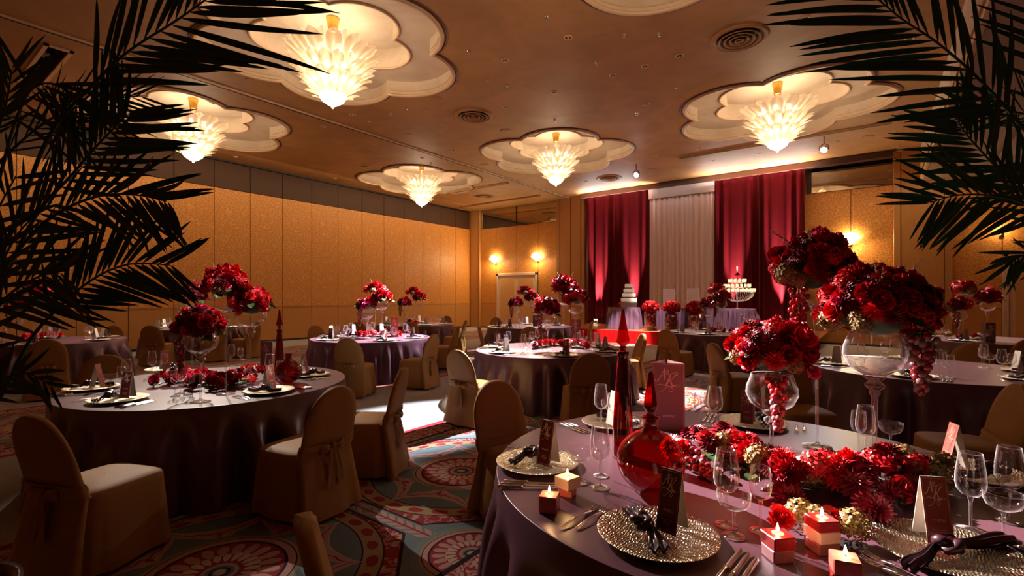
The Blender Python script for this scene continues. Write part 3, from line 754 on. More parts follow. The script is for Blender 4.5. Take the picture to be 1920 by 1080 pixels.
# uplights at the curtain foot
for i, (x, lab, e) in enumerate(((-9.25, 'glass drum uplight on the stage at the left curtain edge', 120), (-7.72, 'uplight hidden behind the cake table', 100), (-4.0, 'uplight behind the candle tower table', 90), (-2.55, 'uplight at the right curtain edge behind the flowers', 150))):
    t_ = thing('curtain_uplight', lab, 'uplight', (x, YC - .38, ZST))
    mb = MB(); mb.lathe([(.001, 0), (.10, 0), (.10, .03), (.085, .04)], 20); ob('base', mb.mesh('base', M['chrome']), t_)
    mb = MB(); mb.lathe([(.085, .03), (.09, .22), (.10, .24)], 20); ob('glass_drum', mb.mesh('glass_drum', M['glass']), t_)
    mb = MB(); mb.lathe([(.08, .19), (.001, .20)], 16); ob('lens', mb.mesh('lens', M['sconce']), t_)
    lamp('SPOT', 'uplight_beam', (x, YC - .20, ZST + .27), e * 120, (1, .62, .52), aim=(x, YC - .02, H - 1.6), size=.03, spot=24, blend=.9)

# ------------------------------------------------------------------ chairs
def chair_parts(seed):
    rnd = random.Random(seed); ph = [rnd.uniform(0, 6.28) for _ in range(6)]
    def hw(z):
        if z < .45: return .225 + .035 * (1 - z / .45)
        if z < .66: return .225
        return .225 * sqrt(max(0.0, 1 - ((z - .66) / .262) ** 2)) + .0015
    def yb(z): return -.215 - (.11 * (z - .45) / .47 if z > .45 else .07 * (1 - z / .45))
    zs = [.025, .12, .24, .36, .45, .50, .56, .62, .68, .73, .78, .82, .855, .88, .90, .912, .919, .922]
    b = MB(); n = 28
    def fn(u, v):
        z = zs[int(round(v * (len(zs) - 1)))]; a = 2 * pi * u; w_ = hw(z); th = .030 + (.02 * (1 - z / .5) if z < .5 else 0)
        c, s_ = cos(a), sin(a); px_ = (abs(c) ** .7) * (1 if c > 0 else -1); py_ = (abs(s_) ** .6) * (1 if s_ > 0 else -1)
        fold = (.012 * sin(u * 2 * pi * 5 + ph[0]) + .008 * sin(u * 2 * pi * 9 + ph[1])) * max(0, (.47 - z) / .45) + .0035 * sin(9 * px_ + z * 12 + ph[2])
        return (px_ * w_ * (1 + fold), yb(z) + py_ * (th * min(1, w_ / .06) + fold), z)
    b.grid(fn, n, len(zs) - 1, closed=True); m_ = len(b.v)
    b.f.append(tuple(range(m_ - n, m_))); b.mi.append(0)
    back = b
    b = MB(); zz = [.03, .10, .18, .27, .36, .43, .460, .472]
    def fs(u, v):
        z = zz[int(round(v * 7))]; a = 2 * pi * u; c, s_ = cos(a), sin(a)
        e = .38; x = (abs(c) ** e) * (1 if c > 0 else -1); y = (abs(s_) ** e) * (1 if s_ > 0 else -1)
        k = max(0, (.46 - z) / .45); r_ = .225 + .028 * k - (.012 if z > .465 else 0)
        corner = abs(c * s_) * 2
        f_ = .016 * k * (sin(u * 2 * pi * 12 + ph[3]) + .7 * sin(u * 2 * pi * 7 + ph[4])) * (1 - .5 * corner)
        return (x * (r_ + f_), .01 + y * (r_ + f_), z)
    b.grid(fs, 44, 7, closed=True)
    base = len(b.v) - 44
    for q, (sc_, dz) in enumerate(((.82, .484), (.5, .492), (.02, .495))):
        b.v += [(b.v[base + i][0] * sc_, .01 + (b.v[base + i][1] - .01) * sc_, dz) for i in range(44)]
        o_ = len(b.v) - 88
        for i in range(44): b.f.append((o_ + i, o_ + (i + 1) % 44, o_ + 44 + (i + 1) % 44, o_ + 44 + i)); b.mi.append(0)
    seat = b
    b = MB()
    def fb(u, v):
        z = .46 + .075 * v; a = 2 * pi * u; c, s_ = cos(a), sin(a); px_ = (abs(c) ** .6) * (1 if c > 0 else -1); py_ = (abs(s_) ** .55) * (1 if s_ > 0 else -1)
        return (px_ * .235, yb(z) + py_ * .040 + .004 * sin(v * 9 + u * 20), z)
    b.grid(fb, 28, 5, closed=True); sash = b
    b = MB(); y0 = yb(.5) - .045
    for s_ in (-1, 1):
        b.grid(lambda u, v: (s_ * (.015 + .085 * v), y0 - .018 * sin(v * pi) - .012 * cos(u * 2 * pi) * sin(v * pi * .9 + .2), .498 + .03 * (.35 + v) * sin(u * 2 * pi) - .012 * v), 10, 5, closed=True)
        b.grid(lambda u, v: (s_ * (.012 + .035 * v) + (u - .5) * (.03 + .035 * v), y0 - .012 - .03 * v + .006 * sin(u * 9 + v * 4), .49 - .26 * v + .01 * sin(u * 3)), 4, 6)
    b.ball((0, y0 - .012, .498), .022, 8, 6, sz=1.2); bow = b
    b = MB(); 
    b.tube([(0, 0, 0), (0, 0, .12)], .011, 8); leg = b
    return [(nm, q.mesh(nm, M['chair' if nm != 'leg' else 'darkmetal'])) for nm, q in (('back_cover', back), ('seat_skirt', seat), ('sash', sash), ('bow', bow), ('leg', leg))]
CH = [chair_parts(11), chair_parts(29)]
LEGS = [(-.19, .2, 0), (.19, .2, 0), (-.19, -.25, 0), (.19, -.25, 0)]
def chair(x, D, tk, what, face=None, var=0, sc=1.0):
    c0 = Vector((T[tk][0], T[tk][1], 0))
    def ok(D_):
        p = gd(x, 560, D_); a = atan2(c0.y - p.y, c0.x - p.x) if face is None else ca(face)
        return hypot(p.x + cos(a) * .31 - c0.x, p.y + sin(a) * .31 - c0.y) > (1.58 if D_ > 6 else 1.50)
    if not ok(D):
        for k in range(1, 120):
            c_ = [d_ for d_ in (D - .03 * k, D + .03 * k) if d_ > 1 and ok(d_)]
            if c_: D = c_[0]; break
    p = gd(x, 560, D)
    if face is None: a = atan2(T[tk][1] - p.y, T[tk][0] - p.x)
    else: a = ca(face)
    fx_, fy_ = cos(a), sin(a)
    r_ = thing('banquet_chair', what, 'chair', (p.x + fx_ * .31, p.y + fy_ * .31, 0), a - pi / 2, 'gold brown covered banquet chairs')
    r_.scale = (1.04 * sc,) * 2 + (sc,)
    for nm, q in CH[var][:4]: ob(nm, q, r_)
    for l in LEGS: ob('leg', CH[var][4][1], r_, l)
CL = [(72, 2.62, 'T2', 'large gold brown covered chair in the lower left foreground, seat to the right', 72, 0),
      (628, 3.46, 'T2', 'covered chair with bow at the right end of the left foreground table', 155, 1),
      (752, 4.62, 'T2', 'side-on covered chair with pleated back facing left beside the bright carpet', 178, 0),
      (197, 5.2, 'T2', 'covered chair behind the left foreground table, facing us over a white tent card', -50, 1),
      (88, 7.3, 'T10', 'dark covered chair seen from behind before the far left table', None, 0),
      (212, 10.3, 'T10', 'covered chair right of the far left table', None, 1),
      (283, 10.9, 'T11', 'dark covered chair left of the rear left table', None, 0),
      (407, 11.7, 'T11', 'covered chair before the rear left table, behind the tall flower vases', None, 1),
      (478, 13.3, 'T11', 'covered chair at the right side of the rear left table', None, 0),
      (592, 10.3, 'T3', 'covered chair behind the left end of the brightly lit table', -30, 1),
      (652, 7.45, 'T3', 'covered chair with sash before the brightly lit table', 85, 0),
      (812, 8.3, 'T3', 'covered chair at the right front of the brightly lit table', 160, 1),
      (670, 12.4, 'T3', 'small covered chair back rising behind the brightly lit table', None, 0),
      (770, 12.2, 'T3', 'dark covered chair between the two tables by the left wall', None, 1),
      (856, 9.9, 'T3', 'covered chair leaning at the right of the brightly lit table, outer one', 170, 0),
      (837, 15.8, 'T4', 'covered chair behind the table nearest the corner', None, 1),
      (872, 13.2, 'T4', 'covered chair at the right side of the table nearest the corner', 175, 0),
      (900, 10.4, 'T5', 'dark covered chair behind the left end of the centre table', 10, 1),
      (860, 5.85, 'T5', 'covered chair with lit side and pale seat at the left front of the centre table', 50, 0),
      (993, 10.4, 'T5', 'covered chair back rising behind the centre table', None, 1),
      (1108, 12.6, 'T6', 'covered chair right of the table near the double doors', 165, 0),
      (1108, 5.5, 'T5', 'broad covered chair back before the right front of the centre table', 95, 1),
      (1203, 7.85, 'T5', 'covered chair with lit rim right of the centre table', 185, 0),
      (930, 14.6, 'T6', 'covered chair behind the table near the double doors', None, 1),
      (1250, 9.5, 'T8', 'covered chair with bow left of the table before the stage', 35, 0),
      (1340, 6.7, 'T7', 'side-on covered chair facing right beside the lit carpet', 8, 1),
      (1475, 5.0, 'T1', 'covered chair with pale lit seat behind the foreground vases', -95, 0),
      (1905, 3.55, 'T1', 'large dark covered chair cut off by the right edge', 160, 1),
      (1822, 6.5, 'T7', 'dark covered chair back behind the right hand table, near its tent frame', None, 0),
      (1935, 7.4, 'T9', 'covered chair cut off by the right edge before the far right table', None, 1),
      (932, 3.55, 'T1', 'dark covered chair at the left of the foreground table', -50, 0),
      (590, 1.40, 'T1', 'covered chair top cut off at the bottom edge, nearest to us', 28, 1)]
for x, D, tk, lab, fc, vr in CL: chair(x, D, tk, lab, fc, vr)

# ------------------------------------------------------------------ tables and cloths
def cloth_mesh(R, z, seed, nf=21, amp=.085, flare=.085, nu=260, nv=16, mt='cloth'):
    rnd = random.Random(seed); ph = [rnd.uniform(0, 6.28) for _ in range(8)]; am = [rnd.uniform(.6, 1.3) for _ in range(8)]
    b = MB(); rows = []
    for r_ in (0.02, .3, .6, .85, .96, .985): rows.append(('t', r_))
    for k in range(5): rows.append(('e', k / 4))
    for k in range(1, nv + 1): rows.append(('s', k / nv))
    n = nu
    for kind, q in rows:
        for i in range(n):
            a = 2 * pi * i / n
            if kind == 't': r_ = R * q; zz = z
            elif kind == 'e': r_ = R - .004 + .004 * sin(q * pi / 2); zz = z - .004 + .004 * cos(q * pi / 2)
            else:
                g = a * nf + ph[0] + 1.9 * sin(a * 3 + ph[1]) + 1.3 * sin(a * 5 + ph[2])
                w_ = sin(g) * (.75 + .5 * sin(a * 4 + ph[3])) + .35 * sin(a * nf * 1.7 + ph[4])
                st_ = min(1, max(0, (q - .04 - .10 * (1 + sin(a * 7 + ph[5])) * .5) / .38)); st_ = st_ * st_ * (3 - 2 * st_)
                r_ = R + .004 + flare * q ** 1.3 + amp * st_ * w_; zz = (z - .004) * (1 - q) + .006
            b.v.append((r_ * cos(a), r_ * sin(a), zz))
    for j in range(len(rows) - 1):
        for i in range(n):
            a = j * n + i; c = j * n + (i + 1) % n; b.f.append((a, a + n, c + n, c)); b.mi.append(0)
    b.f.append(tuple(range(n))); b.mi.append(0)
    return b.mesh('tablecloth', M[mt])
CMS = [cloth_mesh(TR, TZ - .001, s_) for s_ in (1, 2, 3)]
TN = {'T1': 'the large foreground table', 'T2': 'the left foreground table', 'T3': 'the brightly lit table', 'T4': 'the table nearest the corner', 'T5': 'the centre table',
      'T6': 'the table by the doors', 'T7': 'the right hand table', 'T8': 'the table before the stage', 'T9': 'the far right table', 'T10': 'the far left table', 'T11': 'the rear left table'}
TP = {'T1': 'large round table in the right foreground', 'T2': 'round table in the left foreground', 'T3': 'brightly lit round table left of centre', 'T4': 'round table nearest the room corner', 'T5': 'round table in the centre before the flowers',
      'T6': 'round table near the double doors', 'T7': 'round table behind the tall foreground vases', 'T8': 'round table just before the scarlet stage', 'T9': 'round table at the far right by the tall door', 'T10': 'round table at the far left under the palm', 'T11': 'small looking round table at the rear left wall'}
mb = MB(); mb.lathe([(.001, .705), (1.135, .705), (1.135, .74), (.001, .74)], 48); ttop = mb.mesh('tabletop', M['wood'])
mb = MB(); mb.tube([(0, 0, 0), (0, 0, .706)], .025, 8); tleg = mb.mesh('leg', M['darkmetal'])
for i, (k, (x, y)) in enumerate(T.items()):
    t_ = thing('banquet_table', 'wooden %s, hidden under its cloth' % TP[k], 'table', (x, y, 0), 0, 'round banquet tables')
    ob('tabletop', ttop, t_)
    for q in ((.7, .7), (-.7, .7), (-.7, -.7), (.7, -.7)): ob('leg', tleg, t_, (q[0], q[1], 0))
    tag(ob('tablecloth', CMS[i % 3], None, (x, y, 0), (0, 0, i * 1.3)), 'plum satin floor-length cloth on the ' + TP[k], 'tablecloth', 'plum satin round tablecloths')
    lamp_ = None

# ------------------------------------------------------------------ tableware meshes
def L(prof, n=28, cap=False): return (lambda m_: (m_.lathe(prof, n), m_)[1])(MB())
charger_m = L([(.001, .010), (.105, .010), (.125, .013), (.165, .021), (.194, .026), (.198, .024), (.190, .019), (.13, .006), (.10, .0), (.001, .0)], 56).mesh('charger', M['gold'])
def glass_kit(kind, n=24):
    if kind == 'goblet': bowl = [(.006, .118), (.024, .124), (.038, .142), (.0425, .165), (.041, .20), (.036, .238), (.0325, .268)]; st_ = .118; fr = .038
    elif kind == 'flute': bowl = [(.005, .108), (.020, .116), (.031, .132), (.035, .152), (.034, .18), (.030, .222)]; st_ = .108; fr = .035
    else: bowl = [(.006, .090), (.026, .094), (.044, .106), (.052, .124), (.054, .150)]; st_ = .09; fr = .036
    b1 = L(bowl + [(bowl[-1][0] - .001, bowl[-1][1] + .001)] + [(r - .0015, z) for r, z in bowl[::-1][:1]], n).mesh('bowl', M['glass'])
    b2 = L([(.004, .012), (.0042, .05), (.0045, st_ - .02), (.008, st_ - .004), (.0065, st_ + .002)], 12).mesh('stem', M['crystal'])
    b3 = L([(.001, 0), (fr, .0005), (fr, .003), (fr * .6, .006), (.009, .012), (.004, .016)], n).mesh('foot', M['crystal'])
    return [('bowl', b1), ('stem', b2), ('foot', b3)]
GK = {k: glass_kit(k) for k in ('goblet', 'flute', 'coupe')}
def joined(kind):
    prof = {'goblet': [(.036, .002), (.006, .012), (.005, .11), (.03, .13), (.0425, .165), (.036, .238), (.033, .268)], 'flute': [(.034, .002), (.006, .012), (.005, .105), (.03, .13), (.035, .15), (.030, .222)], 'coupe': [(.036, .002), (.006, .01), (.006, .085), (.044, .106), (.054, .15)]}[kind]
    return L(prof, 14).mesh(kind, M['crystal'])
GJ = {k: joined(k) for k in GK}
def fork_mesh():
    b = MB()
    def body(u, v):
        s_ = v; w_ = .0095 - .006 * sin(min(1, s_ * 1.6) * pi / 2) if s_ < .62 else .0045 + .0072 * min(1, (s_ - .62) / .25)
        return ((u - .5) * 2 * w_, -.11 + .17 * s_, .004 + .008 * sin(s_ * pi) + .002 * cos((u - .5) * pi))
    b.grid(body, 4, 14)
    for k in range(4):
        x = -.0102 + .0068 * k
        b.tube([(x, .056, .0065), (x, .08, .005), (x, .105, .006), (x * 1.02, .125, .010)], [.0016, .0016, .0014, .0007], 6)
    return b.mesh('fork', M['silver'])
def knife_mesh():
    b = MB(); b.tube([(0, -.12, .008), (0, -.115, .008), (0, -.09, .008), (0, -.03, .008), (0, -.02, .008), (0, -.012, .008)], [.003, .0085, .0075, .0055, .0075, .005], 8)
    b.grid(lambda u, v: ((-.006 + (.017) * u) * (1 if v < .8 else 1 - ((v - .8) / .2) ** 2 * .8), -.012 + .145 * v, .006 + .002 * sin(u * pi)), 3, 10)
    return b.mesh('knife', M['silver'])
FK, KN = fork_mesh(), knife_mesh()
# knotted napkin: knot and two folded tails
def napkin_meshes(L1=.17, L2=.19, seed=1):
    rnd = random.Random(seed); p1 = rnd.uniform(0, 6)
    def tail(sgn, Lg, wd):
        b = MB()
        def fn(u, v):
            w_ = wd * (.22 + .9 * v ** .8) * (1 if v < .93 else .85); s_ = (u - .5) * 2
            z = .013 + .020 * (1 - v) * (1 - s_ * s_) + .010 * (sin(u * pi * 5 + p1) * (.5 + .6 * v)) * (1 - abs(s_) * .3) + .006 * sin(v * 7 + p1)
            return (sgn * (.02 + Lg * v), s_ * w_ + .02 * sin(v * 2.2 + p1), max(.004, z))
        b.grid(fn, 16, 12)
        def fn2(u, v):
            x, y, z = fn(u, v); return (x, y, max(.001, z - .006 - .004 * sin(u * pi)))
        b.grid(fn2, 16, 12); return b
    k = MB()
    pts = []
    for i in range(33):
        a = 2 * pi * i / 32; pts.append(((.020 + .011 * cos(1.5 * a * 2)) * cos(a * 2), (.020 + .011 * cos(3 * a)) * sin(a * 2) , .034 + .013 * sin(3 * a)))
    k.tube(pts, [.0135 + .003 * sin(i * 1.7) for i in range(33)], 10)
    k.grid(lambda u, v: ((v - .5) * .03, cos(u * 2 * pi) * .033, .030 + .024 * sin(u * 2 * pi)), 16, 4, closed=True)
    return [('tail', tail(-1, L1, .030).mesh('tail', M['napkin'])), ('tail', tail(1, L2, .038).mesh('tail', M['napkin'])), ('knot', k.mesh('knot', M['napkin']))]
NK = [napkin_meshes(.12, .13, 1), napkin_meshes(.10, .15, 4), napkin_meshes(.20, .26, 7)]
mb = MB(); mb.grid(lambda u, v: (-.13 + .26 * u, (v - .5) * .06 * (.6 + abs(u - .5)), .008 + .018 * (1 - abs(u - .5) * 2) * sin(v * pi) + .003 * sin(v * 20)), 8, 6); mb.ball((0, 0, .028), .026, 8, 6); nap_far = mb.mesh('napkin', M['napkin'])
# monogram strokes
def cr(pts, n=6):
    P_ = [pts[0]] + list(pts) + [pts[-1]]; out = []
    for i in range(1, len(P_) - 2):
        for k in range(n):
            t_ = k / n; a, b, c, d = [np.array(P_[i + j]) for j in (-1, 0, 1, 2)]
            out.append(tuple(.5 * (2 * b + (c - a) * t_ + (2 * a - 5 * b + 4 * c - d) * t_ ** 2 + (-a + 3 * b - 3 * c + d) * t_ ** 3)))
    out.append(tuple(pts[-1])); return out
STR = [([(.01, .60), (.0, .56), (.05, .53), (.14, .60), (.26, .80), (.36, 1.0)], .012), ([(.36, 1.0), (.35, .82), (.37, .62), (.40, .60)], .024),
       ([(.15, .74), (.28, .73), (.38, .82), (.44, .92), (.50, .93), (.50, .86), (.42, .80), (.55, .79), (.78, .86), (.92, .84)], .009),
       ([(.60, .79), (.55, .68), (.47, .50), (.40, .40), (.34, .40)], .024), ([(.86, .74), (.83, .79), (.76, .76), (.64, .62), (.52, .58)], .012), ([(.54, .60), (.60, .52), (.64, .42), (.72, .38), (.82, .44)], .022),
       ([(.02, .38), (.20, .43), (.50, .37), (.80, .36), (.96, .42)], .008), ([(.08, .14), (.24, .16), (.38, .28), (.50, .35), (.62, .33), (.68, .25), (.62, .18), (.54, .20), (.55, .28), (.66, .30)], .009)]
def monogram(h, w):
    """ribbons on the plane y=0 facing -y, height h, width w, centred in x, base at z=0"""
    b = MB(); b.sm = False
    for pts, th in STR:
        q = cr(pts, 5); n = len(q); vs = []
        for i, p in enumerate(q):
            a = np.array(q[min(i + 1, n - 1)]) - np.array(q[max(i - 1, 0)]); l = max(1e-6, hypot(*a)); nx, nz = -a[1] / l, a[0] / l
            t_ = th * (.45 + .65 * sin(pi * i / (n - 1))) * 1.25
            for s_ in (-1, 1): vs.append(((p[0] + s_ * nx * t_ - .5) * w, 0, (p[1] + s_ * nz * t_) * h))
        b.add(vs, [(2 * i, 2 * i + 1, 2 * i + 3, 2 * i + 2) for i in range(n - 1)])
    return b
def text_mesh(s, size, m_):
    c = bpy.data.curves.new('t', 'FONT'); c.body = s; c.size = size; c.shear = .35; c.align_x = 'CENTER'; c.resolution_u = 2
    o = bpy.data.objects.new('t', c); COL.objects.link(o); dg = bpy.context.evaluated_depsgraph_get()
    me = bpy.data.meshes.new_from_object(o.evaluated_get(dg)); bpy.data.objects.remove(o); me.materials.clear(); me.materials.append(m_); return me
menu_txt = text_mesh('menu', .016, M['ink']); menu_txt.name = 'menu_word'
CW, CHh, SP = .075, .205, .042
lean = math.asin(SP / CHh)
pm = {}
for k in ('cardred', 'cardrose', 'cardpink', 'cardwhite'):
    b = MB(); b.sm = False; b.box(-CW / 2, CW / 2, -.0008, .0, 0, CHh, 0); b.box(-CW / 2, CW / 2, .0, .0008, 0, CHh, 1); pm[k] = b.mesh('card_panel', [M[k], M['cardwhite']])
b = monogram(.095, .06); mono = b.mesh('monogram', M['ink'])
b = MB(); b.sm = False
for x0, x1, z0, z1 in ((-.034, -.0332, .006, .199), (.0332, .034, .006, .199), (-.034, .034, .006, .0068), (-.034, .034, .1982, .199)): b.box(x0, x1, -.0003, 0, z0, z1)
border = b.mesh('border_line', M['ink'])
b = MB(); b.sm = False
for k in range(3): b.box(-.02 + .004 * k, .02 - .003 * k, -.0003, 0, .040 - .007 * k, .0412 - .007 * k)
fine = b.mesh('fine_print', M['ink'])
def tent(loc, rz, col, label, cat='tent card', group=None, near=True, scale=1.0):
    t_ = thing('tent_card', label, cat, loc, rz, group); t_.scale = (scale,) * 3
    hgt = CHh * cos(lean)
    a = ob('card_panel', pm[col], t_, (0, -SP, 0), (-lean, 0, 0)); c = ob('card_panel', pm['cardwhite' if col != 'cardpink' else 'cardwhite'], t_, (0, SP, 0), (lean, 0, 0))
    if near:
        ob('monogram', mono, a, (0, -.0012, .100)); ob('border_line', border, a, (0, -.0011, 0)); ob('menu_word', menu_txt, a, (0, -.0012, .068), (pi / 2, 0, 0)); ob('fine_print', fine, a, (0, -.0011, -.018 + .02))
    else: ob('monogram', mono, a, (0, -.0012, .100))
    return t_

# ------------------------------------------------------------------ flowers
def rose_mesh(nm, m_, seed, n=20, opening=1.0):
    rnd = random.Random(seed); b = MB()
    for k in range(n):
        q = k / (n - 1); a0 = k * 2.4 + rnd.uniform(-.2, .2); R_ = .08 + .86 * q ** .85; hgt = .92 - .52 * q; wid = .75 + 1.05 * (1 - q * .45)
        op = (.10 + .75 * q ** 1.6) * opening
        def fn(u, v):
            s_ = (u - .5) * 2; a = a0 + s_ * wid * (.62 if q > .3 else 1.1)
            a = a0 + s_ * wid * (.62 if q > .3 else 1.1) * (.55 + .45 * sin(min(1, v * 1.35 + .12) * pi * .5)) * (1 - .22 * v ** 5)
            rr = R_ * .80 * (.25 + .75 * v ** .7) + op * .20 * v * v * (1 + .3 * max(0, v - .7)) + .02 * sin(s_ * 5 + k); curl = -.22 * q * max(0, v - .72) ** 1.5 * 5
            z = -.35 + (hgt + .35) * v - (.10 + .20 * v) * s_ * s_ * v + curl
            return (rr * cos(a), rr * sin(a), z)
        b.grid(fn, 6, 6)
    b.lathe([(.02, .75), (.10, .60), (.14, .2), (.4, -.35), (.1, -.45)], 8)
    return b.mesh(nm, m_)
def dahlia_mesh(nm, m_, seed, rows=7, w_=.16):
    rnd = random.Random(seed); b = MB()
    for j in range(rows):
        q = j / (rows - 1); n = 6 + j * 2; el = radians(78 - 88 * q); Lg = .35 + .62 * q
        for i in range(n):
            a = 2 * pi * (i + .5 * (j % 2)) / n + rnd.uniform(-.08, .08); e = el + rnd.uniform(-.08, .08); ll = Lg * rnd.uniform(.9, 1.08)
            d = Vector((cos(a) * cos(e), sin(a) * cos(e), sin(e))); s_ = Vector((-sin(a), cos(a), 0)); nn = d.cross(s_)
            base = Vector((0, 0, .18 - .2 * q)); ww = w_ * (.6 + .5 * q)
            P0 = base + d * .08; m1 = base + d * ll * .45; m2 = base + d * ll * .75 - nn * .02; tip = base + d * ll + nn * .07 * (-1)
            b.add([P0, m1 + s_ * ww * .8 - nn * .05, m1 + nn * .03, m1 - s_ * ww * .8 - nn * .05, m2 + s_ * ww * .62 - nn * .04, m2 + nn * .02, m2 - s_ * ww * .62 - nn * .04, tip],
                  [(0, 1, 2), (0, 2, 3), (1, 4, 5, 2), (2, 5, 6, 3), (4, 7, 5), (5, 7, 6)])
    b.ball((0, 0, -.05), .3, 8, 6); return b.mesh(nm, m_)
def ruffle_mesh(nm, m_, seed, n=46):
    rnd = random.Random(seed); b = MB()
    for k in range(n):
        ze = 1 - 1.25 * (k + .5) / n; a = k * 2.39996; rr = sqrt(max(0, 1 - ze * ze)); d = Vector((rr * cos(a), rr * sin(a), ze)); s_ = d.orthogonal().normalized(); s_ = Quaternion(d, rnd.uniform(0, 3.1)) @ s_; q = d.cross(s_)
        def fn(u, v):
            t_ = (u - .5) * 2
            return d * (.35 + .52 * v + .05 * sin(u * 14)) + s_ * t_ * .24 * (.3 + v) + q * (.10 * sin(u * 9 + k) * v + .12 * (v - .5) * sin(k))
        b.grid(fn, 5, 2)
    b.ball((0, 0, 0), .5, 8, 6); return b.mesh(nm, m_)
def floret_cluster(nm, m_, seed, n=26):
    rnd = random.Random(seed); b = MB()
    for k in range(n):
        ze = 1 - 1.3 * (k + .5) / n; a = k * 2.39996; rr = sqrt(max(0, 1 - ze * ze)); d = Vector((rr * cos(a), rr * sin(a), ze)); s_ = Quaternion(d, rnd.uniform(0, 1.5)) @ d.orthogonal().normalized(); q = d.cross(s_)
        c = d * rnd.uniform(.75, 1)
        for i in range(4):
            e = s_ * cos(i * pi / 2) + q * sin(i * pi / 2); g = s_ * cos(i * pi / 2 + .6) + q * sin(i * pi / 2 + .6); g2 = s_ * cos(i * pi / 2 - .6) + q * sin(i * pi / 2 - .6)
            b.add([c, c + g * .2 + d * .02, c + e * .30 + d * .07, c + g2 * .2 + d * .02], [(0, 1, 2), (0, 2, 3)])
    b.ball((0, 0, 0), .5, 8, 6, mi=1); return b.mesh(nm, [m_, M['leaf']])
def leaf_mesh():
    b = MB(); b.grid(lambda u, v: ((u - .5) * .62 * sin(min(1, v * 1.02) * pi) ** .8, v * 1.0 * cos(.3), .12 * abs(u - .5) + .28 * v - .35 * v * v), 4, 6); b.tube([(0, -.12, -.05), (0, 0, .0)], .02, 5); return b.mesh('leaf', M['leaf'])
FLW = {'rose_red': [rose_mesh('rose', M['rose_red'], s_, 22, .9 + .1 * s_) for s_ in (1, 2)], 'rose_dark': [rose_mesh('rose', M['rose_dark'], s_, 20) for s_ in (3, 4)], 'rose_pink': [rose_mesh('rose', M['rose_pink'], 5, 14, .6)],
       'dahlia_dark': [dahlia_mesh('dahlia', M['dahlia_dark'], s_) for s_ in (6, 7)], 'dahlia_red': [dahlia_mesh('dahlia', M['dahlia_red'], 8, 7, .13)], 'ruffle': [ruffle_mesh('carnation', M['ruffle'], s_) for s_ in (9, 10)],
       'hydra': [floret_cluster('hydrangea', M['hydra'], 11, 44), floret_cluster('hydrangea', M['hydra'], 12, 56)], 'florets': [floret_cluster('floret_spray', M['rose_red'], 14, 46)], 'leaf': [leaf_mesh()]}
mb = MB(); mb.lathe([(.001, -1), (.5, -.86), (.86, -.5), (1, 0), (.86, .5), (.5, .86), (.001, 1)], 12)
GR = [mb.mesh('grape', M[k]) for k in ('grape', 'grape2', 'grape3')]
def bud_sprig():
    b = MB(); b.tube([(0, 0, 0), (.03, 0, .5), (-.05, .04, 1.0), (-.12, .02, 1.35)], [.03, .025, .02, .01], 5)
    for k in range(9): b.ball((.03 * sin(k * 2) - .01 * k, .05 * cos(k * 2.1), .45 + .1 * k), .055 - .003 * k, 6, 5, mi=1)
    return b.mesh('bud_sprig', [M['stem'], M['berry']])
BUD = bud_sprig()
def grapes(loc, Lg, W_, n, rnd, cols=(0, 0, 1, 2), gs=.0125):
    mb = MB(); mb.tube([(0, 0, .03), (0, 0, 0), (.003, 0, -Lg * .5), (0, 0, -Lg)], .0025, 5); st_ = mb.mesh('grape_cluster', M['stem'])
    sub = []
    for k in range(n):
        q = (k + .5) / n; z = -Lg * q ** .95; rr = W_ * (1 - q ** 1.5 * .8) * rnd.uniform(.5, 1.0); a = k * 2.4
        sub.append(('grape', GR[rnd.choice(cols)], (rr * cos(a), rr * sin(a), z), (rnd.uniform(0, .5), rnd.uniform(0, .5), 0), tuple(gs * rnd.uniform(.9, 1.1) * s_ for s_ in (1, 1, 1.12))))
    return ('grape_cluster', st_, loc, None, None, sub)
NMS = {'rose_red': 'rose', 'rose_dark': 'rose', 'rose_pink': 'rose', 'dahlia_dark': 'dahlia', 'dahlia_red': 'dahlia', 'ruffle': 'carnation', 'hydra': 'hydrangea', 'florets': 'floret_spray', 'leaf': 'leaf'}
MIX1 = ['rose_red', 'rose_red', 'rose_dark', 'rose_dark', 'dahlia_dark', 'dahlia_dark', 'dahlia_red', 'dahlia_dark', 'ruffle', 'ruffle', 'florets', 'rose_dark']
def qrot(d, spin=0):
    q = Vector(d).normalized().to_track_quat('Z', 'Y') @ Quaternion((0, 0, 1), spin); return tuple(q.to_euler())
